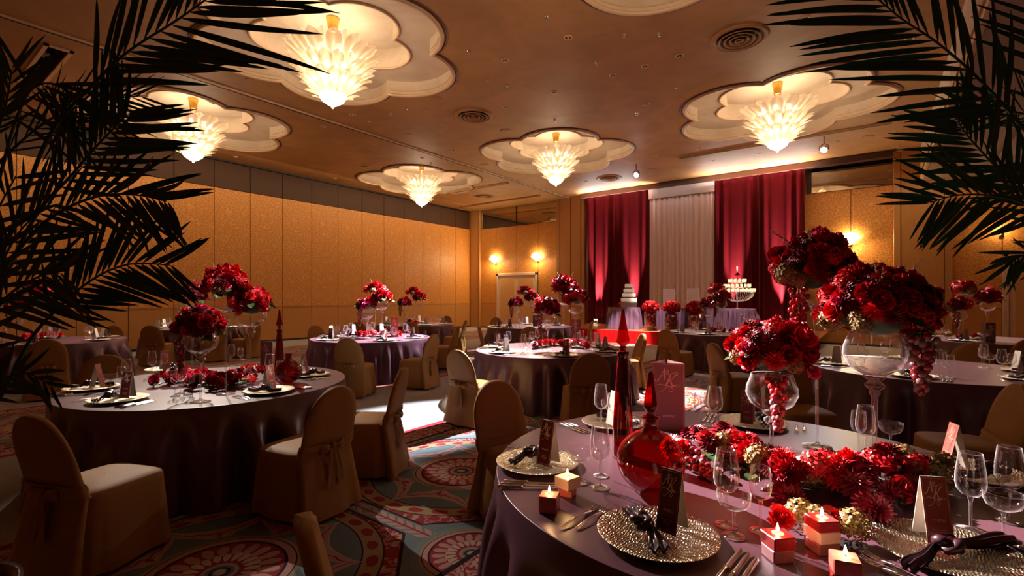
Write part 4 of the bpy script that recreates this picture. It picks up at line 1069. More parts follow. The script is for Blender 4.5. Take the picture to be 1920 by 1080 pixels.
def ball_arr(R, n, fs, rnd, mix=MIX1, flat=.82, zmin=-.55, gr=None, leaves=8, buds=2):
    kids = []
    for k in range(n):
        ze = 1 - (1 - zmin) * (k + .5) / n; a = k * 2.39996 + rnd.uniform(-.25, .25); rr = sqrt(max(0, 1 - ze * ze)); d = Vector((rr * cos(a), rr * sin(a), ze))
        kind = rnd.choice(mix)
        if ze < -.25 and rnd.random() < .45: kind = 'hydra'
        s_ = fs * rnd.uniform(.82, 1.25) * (1.15 if kind.startswith('dahlia') else 1); c = Vector((d.x * R, d.y * R, d.z * R * flat)) * rnd.uniform(.70, .86)
        kids.append((NMS[kind], rnd.choice(FLW[kind]), tuple(c), qrot(d + Vector((0, 0, .12)), rnd.uniform(0, 6)), s_))
    for k in range(leaves):
        a = rnd.uniform(0, 6.28); d = Vector((cos(a), sin(a), rnd.uniform(-.7, .1)))
        e = qrot(d); kids.append(('leaf', FLW['leaf'][0], tuple(d * R * .72), (rnd.uniform(-.6, .2), rnd.uniform(-.4, .4), a - pi / 2), fs * 1.7))
    for k in range(buds):
        a = rnd.uniform(0, 6.28); d = Vector((cos(a) * .7, sin(a) * .7, rnd.uniform(.6, 1))); kids.append(('bud_sprig', BUD, tuple(d * R * .62), qrot(d), fs * 1.5))
    # mossy core that holds the stems
    mb = MB(); mb.ball((0, 0, 0), R * .62, 12, 8, sz=flat); kids.append(('moss_core', mb.mesh('moss_core', M['leaf'])))
    return kids

def vase_kit(rb, zb, ztop, foot, stem_r=.010, water=None):
    """goblet vase: bowl radius rb, bowl spans zb..ztop, foot radius"""
    hb = ztop - zb
    bowl = [(.018, zb), (rb * .45, zb + hb * .05), (rb * .82, zb + hb * .22), (rb, zb + hb * .48), (rb * .97, zb + hb * .68), (rb * .84, zb + hb * .90), (rb * .80, zb + hb), (rb * .81, zb + hb + .004), (rb * .785, zb + hb)]
    kids = [('bowl', L(bowl, 40).mesh('bowl', M['glass']))]
    kn = [(stem_r * .75, foot[1]), (stem_r * .8, zb * .5), (stem_r * 1.15, zb * .8), (stem_r * 2.0, zb - .075), (stem_r * 1.6, zb - .065), (stem_r * 3.2, zb - .050), (stem_r * 3.4, zb - .038), (stem_r * 1.8, zb - .025), (stem_r * 3.6, zb - .010), (stem_r * 3.8, zb + .002), (stem_r * 1.2, zb + .01)]
    kids.append(('stem', L(kn, 20).mesh('stem', M['crystal'])))
    kids.append(('foot', L([(.001, 0), (foot[0], .001), (foot[0], .006), (foot[0] * .6, .010), (stem_r * 1.5, .018), (stem_r * .75, foot[1])], 32).mesh('foot', M['crystal'])))
    if water:
        w_ = [(r, z) for r, z in [(.017, zb + .002), (rb * .44, zb + hb * .06), (rb * .80, zb + hb * .225)]] + [(rb * .93, zb + hb * water), (.001, zb + hb * water)]
        kids.append(('water', L(w_, 40).mesh('water', M['water'])))
    return kids
def garland(nm, pts, n, fs, rnd, label, tk, mix=MIX1, wid=.10, gr=True, group='table flower runners', ht=.05):
    r_ = thing(nm, label, 'flowers', (pts[0][0], pts[0][1], TZ), 0, group); o_ = Vector((pts[0][0], pts[0][1], 0))
    P_ = cr([tuple(p) for p in pts], 8)
    mb = MB(); mb.tube([(x - o_.x, y - o_.y, .012) for x, y in P_], .012, 6); ob('stem_base', mb.mesh('stem_base', M['leaf']), r_)
    for k in range(n):
        q = k / (n - 1) * (len(P_) - 1.001); i = int(q); x = P_[i][0] + (P_[i + 1][0] - P_[i][0]) * (q - i); y = P_[i][1] + (P_[i + 1][1] - P_[i][1]) * (q - i)
        a = rnd.uniform(0, 6.28); w_ = wid * sqrt(rnd.random()); lift = 1 - (w_ / wid) ** 2
        d = Vector((cos(a) * w_ / wid, sin(a) * w_ / wid, .35 + .9 * lift)); kind = rnd.choice(mix); s_ = fs * rnd.uniform(.8, 1.2) * (1.2 if kind.startswith('dahlia') else 1)
        ob(NMS[kind], rnd.choice(FLW[kind]), r_, (x + cos(a) * w_ - o_.x, y + sin(a) * w_ - o_.y, s_ * .62 + .012 + ht * lift), qrot(d, a), s_)
        if k % 4 == 0:
            a = rnd.uniform(0, 6.28); ob('leaf', FLW['leaf'][0], r_, (x + cos(a) * wid * .8 - o_.x, y + sin(a) * wid * .8 - o_.y, .03), (0, 0, a - pi / 2), fs * 1.5)
    return r_

# ------------------------------------------------------------------ place settings
PHR = {0: 'right', 45: 'back right', 90: 'back', 135: 'back left', 180: 'left', 225: 'front left', 270: 'front', 315: 'front right'}
def place(tk, ang, plate=None, far=2, card='cardred', var=0, cards=True, crz=None, nrz=None, glasses=True, ph=None, cut=True, dlt=None):
    """ang: azimuth of the seat in the viewer's frame. far 0 = full detail, 1 = medium, 2 = small in the photo"""
    c = T[tk]; a = ca(ang); x, y = plate if plate else (c[0] + .90 * cos(a), c[1] + .90 * sin(a))
    d = Vector((c[0] - x, c[1] - y, 0)).normalized(); r = Vector((d.y, -d.x, 0)); rz = atan2(d.y, d.x) - pi / 2
    p_ = ph or PHR[min(PHR, key=lambda k: min(abs(ang % 360 - k), 360 - abs(ang % 360 - k)))]
    if dlt is not None: crz = atan2(y, x) - pi / 2 + radians(dlt)
    w = 'at the %s place of %s' % (p_, TN[tk]); G = lambda s_: '%s on %s' % (s_, TN[tk])
    at = lambda f_, s_, z=TZ: tuple(Vector((x, y, z)) + d * f_ + r * s_)
    tag(ob('charger_plate', charger_m, None, (x, y, TZ)), 'hammered gold charger plate ' + w, 'plate', G('gold chargers'))
    if far < 2: tree('napkin', NK[var], (x - r.x * .04 - d.x * .03, y - r.y * .04 - d.y * .03, TZ + .020), rz + (nrz if nrz is not None else pi / 2 + .3), 'knotted dark plum satin napkin ' + w, 'napkin', G('knotted napkins'))
    else: tag(ob('napkin', nap_far, None, (x - d.x * .03, y - d.y * .03, TZ + .020), (0, 0, rz)), 'dark plum napkin ' + w, 'napkin', G('knotted napkins'))
    if cards:
        tent(at(.05, .03, TZ + .022), crz if crz is not None else rz + pi + radians(50), card, {'cardred': 'burgundy', 'cardrose': 'terracotta', 'cardpink': 'salmon', 'cardwhite': 'ivory'}[card] + ' and ivory tent card ' + w, group=G('tent cards'), near=far == 0)
    if cut:
        for k, s_ in enumerate((.235, .262, .289)):
            tag(ob('table_knife', KN, None, at(-.03 - .012 * k, s_), (0, 0, rz)), ('silver knife nearest the plate ', 'middle silver knife ', 'outer silver knife ')[k] + w, 'knife', G('knives'))
        for k, s_ in enumerate((-.235, -.275)):
            tag(ob('table_fork', FK, None, at(-.02 - .03 * k, s_), (0, 0, rz)), ('inner silver fork ', 'outer silver fork ')[k] + w, 'fork', G('forks'))
    if glasses:
        for kind, f_, s_ in (('goblet', .27, .17), ('coupe', .185, .25), ('flute', .26, .27)):
            glass(kind, at(f_ + random.uniform(-.01, .01), s_ + random.uniform(-.01, .01)), w, G, far)
    return at
GN = {'goblet': ('wine_glass', 'tall empty wine glass ', 'glass'), 'coupe': ('coupe_glass', 'empty coupe glass ', 'glass'), 'flute': ('small_wine_glass', 'smaller empty wine glass ', 'glass')}
def glass(kind, loc, w, G, far=0, s=1.0):
    nm, lab, cat = GN[kind]
    if far < 2: tree(nm, GK[kind], loc, 0, lab + w, cat, G('drinking glasses'), s)
    else: tag(ob(nm, GJ[kind], None, loc, None, s), lab + w, cat, G('drinking glasses'))
def tz(x, dl): return YAW - math.atan((x - CX) / F) + radians(dl)
CAMR = YAW          # azimuth of the viewer's right
# foreground table
P1 = gp(1008, 866, .76); P2 = gp(1232, 1000, .76); P3 = gp(1772, 1030, .76); P4 = gp(1150, 792, .76); P5 = gp(1413, 792, .76); P6 = gp(1822, 884, .76)
def g0(kind, x, y, w, s=1.0): glass(kind, gp(x, y) + (TZ,), w, lambda q: q + ' on the large foreground table', 0, s)
def setg(pl, ang, ph, card, crz, var, nrz, cards=True): return place('T1', ang, pl, 0, card, var, cards, crz, nrz, False, ph)
setg(P1, 180, 'left', 'cardred', tz(1008, -38), 0, pi / 2 + .9)
setg(P2, 225, 'front left', 'cardred', tz(1232, -30), 0, -radians(72) + .5)
at3 = setg(P3, 300, 'front right', 'cardrose', tz(1772, 30), 2, 0)
setg(P4, 135, 'back left', 'cardwhite', tz(1150, -50), 1, None)
setg(P5, 90, 'back', 'cardred', tz(1413, -8), 1, None)
setg(P6, 0, 'right', 'cardpink', tz(1822, -62), 1, None)
for kind, x, y, w in (('coupe', 1088, 905, 'left of the two wine glasses by the left gold charger'), ('goblet', 1125, 915, 'nearer of two in line left of the round ruby decanter'), ('flute', 1127, 893, 'behind another, left of the round ruby decanter'),
                      ('goblet', 1127, 803, 'far back, left of the tall ruby bottle'), ('flute', 1150, 806, 'half hidden by the tall ruby bottle'), ('coupe', 1143, 795, 'at the back left behind the tall ruby bottle'),
                      ('goblet', 1362, 985, 'leftmost of three before the flower runner'), ('coupe', 1376, 1006, 'front one of three before the flower runner'), ('flute', 1426, 997, 'right one of three touching the flower runner'),
                      ('flute', 1312, 806, 'left of a trio beside the mauve menu stand'), ('goblet', 1341, 809, 'right of a trio beside the mauve menu stand'), ('coupe', 1330, 798, 'back one of a trio beside the mauve menu stand'),
                      ('goblet', 1623, 862, 'left of the stem of the widest vase'), ('flute', 1610, 852, 'half behind another, left of the widest vase'), ('coupe', 1670, 846, 'right of the stem of the widest vase'),
                      ('goblet', 1820, 995, 'left of the trio at the right edge'), ('coupe', 1882, 1008, 'front of the trio at the right edge'), ('goblet', 1893, 978, 'back right of the trio at the right edge')):
    g0(kind, x, y, w)
# candles
def candle(x, y, layers, rz, label, side=.072):
    p = gp(x, y); t_ = thing('pillar_candle', label, 'candle', (p[0], p[1], TZ), rz, 'cube candles on the foreground table')
    z = 0
    for m_, hgt, sd, ro in layers:
        mb = MB(); mb.sm = False; mb.bbox(-side / 2 * sd, side / 2 * sd, -side / 2 * sd, side / 2 * sd, z, z + hgt, .003, mx=Matrix.Rotation(ro, 4, 'Z')); ob('wax_layer', mb.mesh('wax_layer', M[m_]), t_); z += hgt
    mb = MB(); mb.tube([(0, 0, z - .002), (.001, 0, z + .009)], .0012, 5); ob('wick', mb.mesh('wick', M['wick']), t_)
    mb = MB(); mb.lathe([(.0005, z + .005), (.0042, z + .010), (.0048, z + .014), (.003, z + .022), (.0005, z + .032)], 10); ob('flame', mb.mesh('flame', M['flame']), t_)
    mb = MB(); mb.lathe([(.018, z + .0006), (.001, z + .0012)], 16); ob('wax_pool', mb.mesh('wax_pool', M['waxhot']), t_)
    lamp('POINT', 'candle_light', (p[0], p[1], TZ + z + .025), .55, (1, .50, .20), size=.006)
candle(1030, 957, [('waxrose', .062, .95, 0)], CAMR - .30, 'small single salmon cube candle, leftmost of the lit candles')
candle(1064, 928, [('waxrose', .032, .8, 0), ('waxcream', .045, 1.05, 1.2)], CAMR - .5, 'lit candle with a cream block on a salmon block before the left charger')
candle(1458, 1047, [('waxmauve', .038, .92, 0), ('waxred', .040, 1.0, .06)], CAMR + .08, 'lit red cube candle on a mauve cube, left of the three tier candle')
candle(1541, 1032, [('waxmauve', .036, 1.0, 0), ('waxpink', .036, 1.03, .04), ('waxred', .034, 1.0, -.04)], CAMR + .10, 'three tier lit candle in red, pale pink and mauve')
candle(1585, 1098, [('waxred', .040, 1.0, 0), ('waxrose', .042, .95, .1)], CAMR - .5, 'lit salmon cube candle at the bottom edge beside the forks')
# ruby bottles
p = gp(1168, 857); t_ = thing('tall_bottle', 'tall slender ruby glass bottle with pointed stopper on the foreground table', 'bottle', (p[0], p[1], TZ))
ob('bottle_body', L([(.001, .003), (.052, .003), (.055, .02), (.050, .15), (.040, .32), (.028, .47), (.024, .50), (.026, .508), (.030, .515), (.030, .53), (.022, .535), (.020, .53)], 32).mesh('bottle_body', M['reddeep']), t_)
ob('stopper', L([(.001, .49), (.016, .50), (.016, .53), (.013, .545), (.020, .552), (.013, .560), (.030, .575), (.034, .585), (.031, .60), (.014, .69), (.009, .735), (.001, .745)], 20).mesh('stopper', M['redglass']), t_)
p = gp(1220, 922); t_ = thing('round_decanter', 'round ruby glass decanter with a spindle stopper on the foreground table', 'bottle', (p[0], p[1], TZ))
Rb = .137
ob('decanter_body', L([(.001, .004), (.045, .004)] + [(Rb * sin(a), .128 - Rb * .93 * cos(a)) for a in [radians(q) for q in range(24, 168, 9)]] + [(.030, .262), (.029, .30), (.036, .304), (.036, .312), (.028, .314)], 48).mesh('decanter_body', M['redglass']), t_)
ob('stopper', L([(.001, .285), (.020, .295), (.022, .315), (.015, .330), (.024, .338), (.030, .350), (.029, .362), (.014, .46), (.012, .485), (.007, .497), (.001, .50)], 20).mesh('stopper', M['redglass']), t_)
# menu stand
def menu_stand(loc, rz, hgt, w, m_, label, near=False):
    t_ = thing('menu_stand', label, 'menu', loc, rz, None)
    mb = MB(); mb.sm = False; mb.box(-w / 2, w / 2, -.001, .001, 0, hgt, 0)
    f_ = ob('front_panel', mb.mesh('front_panel', m_), t_)
    mb = MB(); mb.sm = False; mb.box(0, w * .95, 0, .002, 0, hgt); sp = mb.mesh('side_panel', m_); 
    ob('side_panel', sp, t_, (w / 2 - .002, 0, 0), (0, 0, radians(118))); ob('side_panel', sp, t_, (-w / 2 + .002, .002, 0), (0, 0, radians(62)))
    ob('monogram', monogram(hgt * .42, w * .80).mesh('monogram', M['ink']), f_, (0, -.0016, hgt * .50))
    if near:
        o = ob('menu_word', menu_txt, f_, (.0, -.0016, hgt * .19), (pi / 2, 0, 0), 1.9)
        mb = MB(); mb.sm = False
        for x0, x1, z0, z1 in ((-w * .46, -w * .455, .01, hgt * .98), (w * .455, w * .46, .01, hgt * .98), (-w * .46, w * .46, hgt * .976, hgt * .98)): mb.box(x0, x1, -.0014, -.001, z0, z1)
        ob('border_line', mb.mesh('border_line', M['ink']), f_)
    return t_
p = gp(1253, 806); menu_stand((p[0], p[1], TZ), CAMR + radians(-14), .405, .19, M['cardmauve'], 'tall mauve menu stand with cream monogram behind the round ruby decanter', True)
# vases and arrangements of the foreground table
rnd = random.Random(5)
R3 = Vector((RX, RY, 0)); F3 = Vector((FX, FY, 0)); UZ = Vector((0, 0, 1))
def vase(base, kit, label, g='goblet vases on the foreground table'): return tree('goblet_vase', kit, (base[0], base[1], TZ), 0, label, 'vase', g)
v3 = gp(1640, 905); v2 = gp(1532, 838); v1 = gp(1447, 850)
vase(v3, vase_kit(.118, .465, .650, (.075, .03), .011, .44), 'widest goblet vase with water, right of the other vases on the foreground table')
vase(v2, vase_kit(.095, .755, .90, (.07, .03), .009), 'tallest thin goblet vase behind on the foreground table')
vase(v1, vase_kit(.122, .215, .405, (.07, .03), .011), 'shortest goblet vase, left of the others on the foreground table')
def arrange(base, z, off, kids, label, group): 
    o = Vector((base[0], base[1], TZ + z)) + R3 * off[0] + F3 * off[1]
    return tree('flower_arrangement', kids, tuple(o), YAW, label, 'flowers', group)
k3 = ball_arr(.232, 78, .050, rnd, flat=.84, zmin=-.45, leaves=6, buds=3)
k3.append(grapes((.125, -.09, -.10), .25, .052, 42, rnd, (0, 1, 1, 0), .0155))
for a_ in (0, 1, 2): k3.append(('hydrangea', FLW['hydra'][1], (.20, -.02 + .03 * a_, -.06 - .03 * a_), (0, .8, a_), .048))
k3.append(('rose', FLW['rose_pink'][0], (.09, -.08, .130), (.5, .2, 0), .042)); k3.append(('rose', FLW['rose_pink'][0], (-.20, -.05, .03), (.8, -.8, 0), .032)); k3.append(('rose', FLW['rose_red'][0], (-.10, -.165, .03), (1.1, -.2, 0), .060)); k3.append(('rose', FLW['rose_dark'][0], (.0, -.18, .035), (1.15, .1, 0), .058)); k3.append(('rose', FLW['rose_red'][1], (.20, -.05, .05), (.6, .9, 0), .060))
arrange(v3, .760, (.0, 0), k3, 'large red rose and dahlia arrangement with frosted grapes in the widest vase', 'flower arrangements on the foreground table')
k2 = ball_arr(.212, 70, .048, rnd, flat=.95, zmin=-.5, leaves=5, buds=4)
k2.append(grapes((-.11, -.05, -.12), .34, .046, 44, rnd, (2, 2, 0), .0155)); k2.append(('rose', FLW['rose_pink'][0], (-.04, -.09, .14), (.4, -.1, 0), .048)); k2.append(('bud_sprig', BUD, (-.14, -.05, .10), (0, -.9, 0), .11))
k2.append(('rose', FLW['rose_red'][0], (.04, -.12, .12), (.7, .2, 0), .056)); k2.append(('rose', FLW['rose_dark'][1], (-.08, -.15, .06), (1.0, -.3, 0), .052))
arrange(v2, .975, (-.02, 0), k2, 'highest red flower arrangement with scarlet grapes on the tallest vase', 'flower arrangements on the foreground table')
k1 = ball_arr(.218, 72, .048, rnd, flat=.80, zmin=-.4, leaves=4, buds=1)
k1.append(grapes((-.05, -.15, -.12), .25, .044, 40, rnd, (0, 1, 1, 2), .0155)); k1.append(('rose', FLW['rose_pink'][0], (-.175, -.09, .02), (.9, -.7, 0), .040)); k1.append(('rose', FLW['rose_red'][0], (.07, -.145, .075), (.8, .2, 0), .076))
k1.append(('rose', FLW['rose_dark'][0], (-.02, -.19, .0), (1.3, 0, 0), .052)); k1.append(('rose', FLW['rose_pink'][0], (.12, -.15, -.09), (1.5, .3, 0), .044))
arrange(v1, .530, (0, 0), k1, 'lowest red flower arrangement with mauve grapes in the shortest vase', 'flower arrangements on the foreground table')
gpts = [gp(x, y) for x, y in ((1300, 868), (1345, 850), (1400, 872), (1460, 905), (1530, 918), (1600, 922), (1665, 915), (1722, 900))]
MIXG = ['rose_dark', 'dahlia_dark', 'dahlia_dark', 'dahlia_dark', 'dahlia_red', 'rose_red', 'ruffle', 'rose_dark', 'florets', 'hydra']
g_ = garland('flower_runner', gpts, 78, .056, rnd, 'long low runner of dark red dahlias, roses and grapes on the foreground table', 'T1', MIXG, .150, ht=.07)
c_ = grapes((0, 0, 0), .17, .05, 36, rnd, (0, 0, 1), .0165)
def lay(c, par, loc, rot):
    o = ob(c[0], c[1], par, loc, rot)
    for q in c[5]: ob(q[0], q[1], o, *q[2:])
q = gp(1300, 880); q2 = gp(1345, 915); lay(c_, g_, (q[0] - gpts[0][0], q[1] - gpts[0][1], .05), (0, pi / 2 * .93, atan2(q2[1] - q[1], q2[0] - q[0]) + pi))
q = gp(1450, 985); 
for x, y, k, s_ in ((1462, 972, 'rose_red', .052), (1560, 975, 'rose_dark', .050), (1500, 965, 'hydra', .055), (1600, 985, 'hydra', .055), (1530, 975, 'hydra', .05), (1640, 955, 'dahlia_dark', .08), (1480, 935, 'dahlia_dark', .085), (1690, 880, 'dahlia_dark', .085), (1350, 815, 'rose_red', .05), (1395, 845, 'rose_pink', .04), (1300, 850, 'rose_pink', .04), (1610, 862, 'rose_pink', .045), (1660, 868, 'rose_red', .075), (1560, 870, 'dahlia_dark', .09)):
    w_ = gp(x, y, TZ + .05); ob(NMS[k], FLW[k][0], g_, (w_[0] - gpts[0][0], w_[1] - gpts[0][1], .05), (.9, 0, YAW), s_)

# ------------------------------------------------------------------ other tables
VK = {'short': vase_kit(.125, .37, .55, (.07, .03), .011), 'mid': vase_kit(.125, .55, .73, (.07, .03), .011), 'tall': vase_kit(.115, .68, .86, (.07, .03), .010)}
VZ = {'short': .64, 'mid': .80, 'tall': .96}
rf = random.Random(12)
MIXF = ['rose_red', 'rose_dark', 'dahlia_dark', 'dahlia_red', 'ruffle', 'florets', 'rose_dark', 'dahlia_dark', 'rose_red', 'ruffle', 'rose_pink']
def with_grapes(kids, n=26, s_=-1): kids = list(kids); kids.append(grapes((s_ * .12, -.08, -.10), .30, .045, n, rf, (0, 0, 2), .0165)); return kids
FA = {'short': with_grapes(ball_arr(.20, 32, .062, rf, MIXF, .9, -.4, leaves=4, buds=1)), 'mid': ball_arr(.20, 32, .062, rf, MIXF, .85, -.4, leaves=5, buds=1), 'tall': ball_arr(.21, 32, .062, rf, MIXF, .9, -.4, leaves=3, buds=2)}
FB = {'short': with_grapes(ball_arr(.20, 18, .078, rf, MIXF, .75, -.4, leaves=4, buds=0), 0), 'mid': ball_arr(.20, 18, .078, rf, MIXF, .75, -.4, leaves=5, buds=0), 'tall': ball_arr(.21, 18, .078, rf, MIXF, .75, -.4, leaves=3, buds=1)}
mb = MB()
for k in range(30):
    q = (k + .5) / 30; rr = .045 * (1 - q ** 1.5 * .8); mb.ball((-.12 + rr * cos(k * 2.4), -.08 + rr * sin(k * 2.4), -.10 - .3 * q), .017, 6, 5)
gfar = mb.mesh('grape_cluster', M['grape']); FB['short'][-1] = ('grape_cluster', gfar)
CP = {'T2': [('short', 376, 3.75), ('tall', 423, 4.05), ('mid', 470, 4.15)], 'T3': [('short', 688, 9.6), ('tall', 703, 9.9), ('mid', 716, 9.6)],
      'T4': [('short', 759, 14.3), ('tall', 775, 14.7), ('mid', 786, 14.4)], 'T5': [('short', 1027, 7.35), ('tall', 1057, 7.55), ('mid', 1079, 7.35)],
      'T6': [('short', 967, 13.2), ('tall', 984, 13.6), ('mid', 996, 13.2)], 'T8': [('short', 1327, 11.0), ('tall', 1343, 11.2), ('mid', 1352, 10.8)],
      'T9': [('short', 1798, 8.9), ('tall', 1806, 9.3), ('mid', 1851, 9.0)], 'T10': [('short', 38, 8.8), ('tall', 60, 9.0), ('mid', 82, 8.8)]}
HN = {'short': 'shortest', 'mid': 'middle height', 'tall': 'tallest'}
for tk, L_ in CP.items():
    for i, (k, x, D) in enumerate(L_):
        p = gd(x, 560, D); near = tk in ('T2', 'T5')
        tree('goblet_vase', VK[k], (p.x, p.y, TZ), 0, '%s clear goblet vase on %s' % (HN[k], TN[tk]), 'vase', 'goblet vases on ' + TN[tk])
        tree('flower_arrangement', (FA if near else FB)[k], (p.x, p.y, TZ + VZ[k] - (.05 if tk == 'T2' else 0)), YAW + i * 2.0 * (k != 'short') + (hash_ := {'T2': 0, 'T5': 1}.get(tk, 2)) * .9 * (k != 'short'), 'red flower arrangement in the %s vase on %s' % (HN[k], TN[tk]), 'flowers', 'flower arrangements on ' + TN[tk], .88 if tk == 'T2' else 1.0 if near else .98)
p = gd(360, 560, 4.4); tree('goblet_vase', VK['mid'], (p.x, p.y, TZ), 0, 'goblet vase half hidden at the left behind the others on ' + TN['T2'], 'vase', 'goblet vases on ' + TN['T2'])
tree('flower_arrangement', FB['mid'], (p.x, p.y, TZ + .83), YAW + 2, 'small red flower arrangement at the left rear on ' + TN['T2'], 'flowers', 'flower arrangements on ' + TN['T2'], .62)
GPT = {'T2': [(320, 722), (360, 718), (400, 728), (450, 722), (480, 708)], 'T3': [(660, 632), (685, 631), (715, 632), (742, 631)], 'T5': [(998, 655), (1030, 650), (1060, 650), (1095, 655)],
       'T10': [(45, 638), (80, 636), (120, 634)], 'T9': [(1780, 637), (1810, 638), (1845, 636)], 'T8': [(1330, 623), (1350, 623), (1372, 624)], 'T4': [(757, 608), (768, 608), (785, 608)]}
for tk, pp in GPT.items():
    pts = [gp(x, y) for x, y in pp]; n = {'T2': 62, 'T5': 30, 'T3': 22}.get(tk, 13)
    garland('flower_runner', pts, n, .055 if tk == 'T2' else .062, rf, 'low runner of red flowers on ' + TN[tk], tk, MIXF if tk != 'T9' else MIXG, .13 if tk == 'T2' else .10, ht=.07 if tk == 'T2' else .04)
# table signs
SG = {'T2': (499, 690, .30, .14, 'cardmauve', 'mauve'), 'T3': (740, 632, .40, .15, 'cardscarlet', 'scarlet'), 'T5': (1080, 641, .40, .16, 'cardrose', 'dark rose'), 'T10': (104, 632, .28, .14, 'cardmauve', 'mauve'),
      'T9': (1858, 641, .34, .19, 'cardred', 'burgundy'), 'T6': (1004, 612, .30, .15, 'cardred', 'burgundy')}
for tk, (x, y, hh, w_, m_, cn) in SG.items():
    p = gp(x, y); menu_stand((p[0], p[1], TZ), YAW + (.1 if tk != 'T2' else -.1), hh, w_, M[m_], '%s menu stand with monogram on %s' % (cn, TN[tk]))
# settings
place('T2', 232, gp(222, 748, .76), 0, 'cardred', 0, True, tz(222, -35), None, False, 'front left')
place('T2', 285, gp(505, 732, .76), 0, 'cardrose', 1, True, tz(505, 35), None, False, 'front right', True)
place('T2', 190, gp(172, 727, .76), 0, 'cardpink', 1, True, tz(172, 60), None, False, 'left', True)
place('T2', 20, gp(580, 702, .76), 0, 'cardrose', 1, True, tz(580, 68), None, False, 'right', True)
place('T2', 120, gp(312, 692, .76), 1, 'cardpink', 1, True, tz(312, 20), None, False, 'back left', False)
G2 = lambda q: q + ' on the left foreground table'
for kind, x, y, w in (('coupe', 207, 732, 'beside the salmon tent card'), ('flute', 228, 733, 'left of a taller one'), ('goblet', 237, 727, 'behind the burgundy tent card'),
                      ('goblet', 285, 706, 'leftmost at the back left'), ('coupe', 293, 704, 'between two wine glasses at the back left'), ('flute', 308, 701, 'rightmost at the back left'),
                      ('goblet', 505, 713, 'before the mauve menu stand'), ('flute', 525, 720, 'before the round ruby decanter'), ('coupe', 514, 700, 'between the menu stand and ruby decanter'),
                      ('flute', 328, 743, 'front left of the flower runner'), ('goblet', 338, 738, 'before the shortest vase'), ('coupe', 352, 740, 'right of two before the shortest vase'),
                      ('goblet', 434, 687, 'left of three behind the flowers'), ('flute', 451, 687, 'middle of three behind the flowers'), ('coupe', 458, 689, 'right of three behind the flowers')):
    glass(kind, gp(x, y) + (TZ,), w + ' on the left foreground table', G2, 0, .95)
p = gp(524, 712); t_ = thing('tall_bottle', 'tall slender ruby glass bottle on the left foreground table', 'bottle', (p[0], p[1], TZ)); t_.scale = (.92,) * 3
for c_ in [o for o in COL.objects if o.parent and o.parent.name == 'tall_bottle']: ob(c_.name.split('.')[0], c_.data, t_)
p = gp(541, 718); t_ = thing('round_decanter', 'round ruby glass decanter without visible stopper on the left foreground table', 'bottle', (p[0], p[1], TZ)); t_.scale = (.88,) * 3
ob('decanter_body', bpy.data.objects['decanter_body'].data, t_)
for tk, angs, far in (('T5', ((215, 'cardwhite'), (278, 'cardred'), (335, 'cardrose'), (20, 'cardwhite'), (90, 'cardred'), (160, 'cardred')), 1), ('T3', ((172, 'cardwhite'), (225, 'cardred'), (300, 'cardred'), (350, 'cardred'), (90, 'cardwhite'), (130, 'cardwhite')), 1),
                      ('T7', ((160, 'cardwhite'), (225, 'cardred'), (290, 'cardred'), (340, 'cardwhite'), (60, 'cardred')), 1), ('T9', ((200, 'cardwhite'), (270, 'cardred'), (320, 'cardrose'), (130, 'cardwhite')), 2), ('T10', ((240, 'cardred'), (300, 'cardred'), (0, 'cardwhite'), (60, 'cardwhite'), (130, 'cardred')), 2),
                      ('T8', ((190, 'cardwhite'), (235, 'cardwhite'), (285, 'cardred'), (340, 'cardwhite'), (90, 'cardred')), 2), ('T6', ((180, 'cardred'), (230, 'cardred'), (285, 'cardred'), (20, 'cardred'), (90, 'cardwhite')), 2),
                      ('T4', ((180, 'cardwhite'), (240, 'cardwhite'), (300, 'cardred'), (0, 'cardwhite'), (90, 'cardwhite')), 2), ('T11', ((180, 'cardwhite'), (225, 'cardwhite'), (290, 'cardwhite'), (0, 'cardwhite'), (90, 'cardwhite')), 2)):
    for i, (a, c) in enumerate(angs): place(tk, a, None, far, c, i % 2, True, dlt=[35, -30, 60, -50, 20][i % 5])

# ------------------------------------------------------------------ on the stage
def onY(x, Y, z):
    k = (x - CX) / F; t_ = Y / (FY + k * RY); return Vector(((FX + k * RX) * t_, Y, z))
SM = cloth_mesh(.56, .755, 21, 20, .060, .06, 180, 10, 'cloth_stage')
ck = onY(1170, 16.35, ZST); tag(ob('tablecloth', SM, None, tuple(ck)), 'lilac satin cloth on the small round cake table on the stage', 'tablecloth', 'lilac satin cloths on the stage')
tw = onY(1381, 16.6, ZST); tag(ob('tablecloth', SM, None, tuple(tw), (0, 0, 2)), 'lilac satin cloth on the small round table under the candle tower', 'tablecloth', 'lilac satin cloths on the stage')
mb = MB(); mb.lathe([(.001, .715), (.54, .715), (.54, .75), (.001, .75)], 32); t2 = mb.mesh('tabletop', M['wood']); mb = MB(); mb.tube([(0, 0, 0), (0, 0, .716)], .03, 8); l2 = mb.mesh('pedestal', M['darkmetal'])
for p_, lb in ((ck, 'cake'), (tw, 'candle tower')):
    t_ = thing('small_table', 'small round %s table on the stage, hidden under its cloth' % lb, 'table', tuple(p_)); ob('tabletop', t2, t_); ob('pedestal', l2, t_)
hx0, hx1 = onY(1222, 16.5, 0).x, onY(1330, 16.5, 0).x
t_ = thing('head_table', 'long couple table on the stage behind three flower cylinders', 'table', ((hx0 + hx1) / 2, 16.6, ZST))
W2 = (hx1 - hx0) / 2
mb = MB(); mb.sm = False; mb.bbox(-W2 + .02, W2 - .02, -.28, .28, .69, .745, .004); ob('tabletop', mb.mesh('tabletop', M['wood']), t_)
mb = MB(); mb.tube([(0, 0, 0), (0, 0, .70)], .025, 8); q = mb.mesh('leg', M['darkmetal'])
for sx in (-1, 1):
    for sy in (-.22, .22): ob('leg', q, t_, (sx * (W2 - .1), sy, 0))
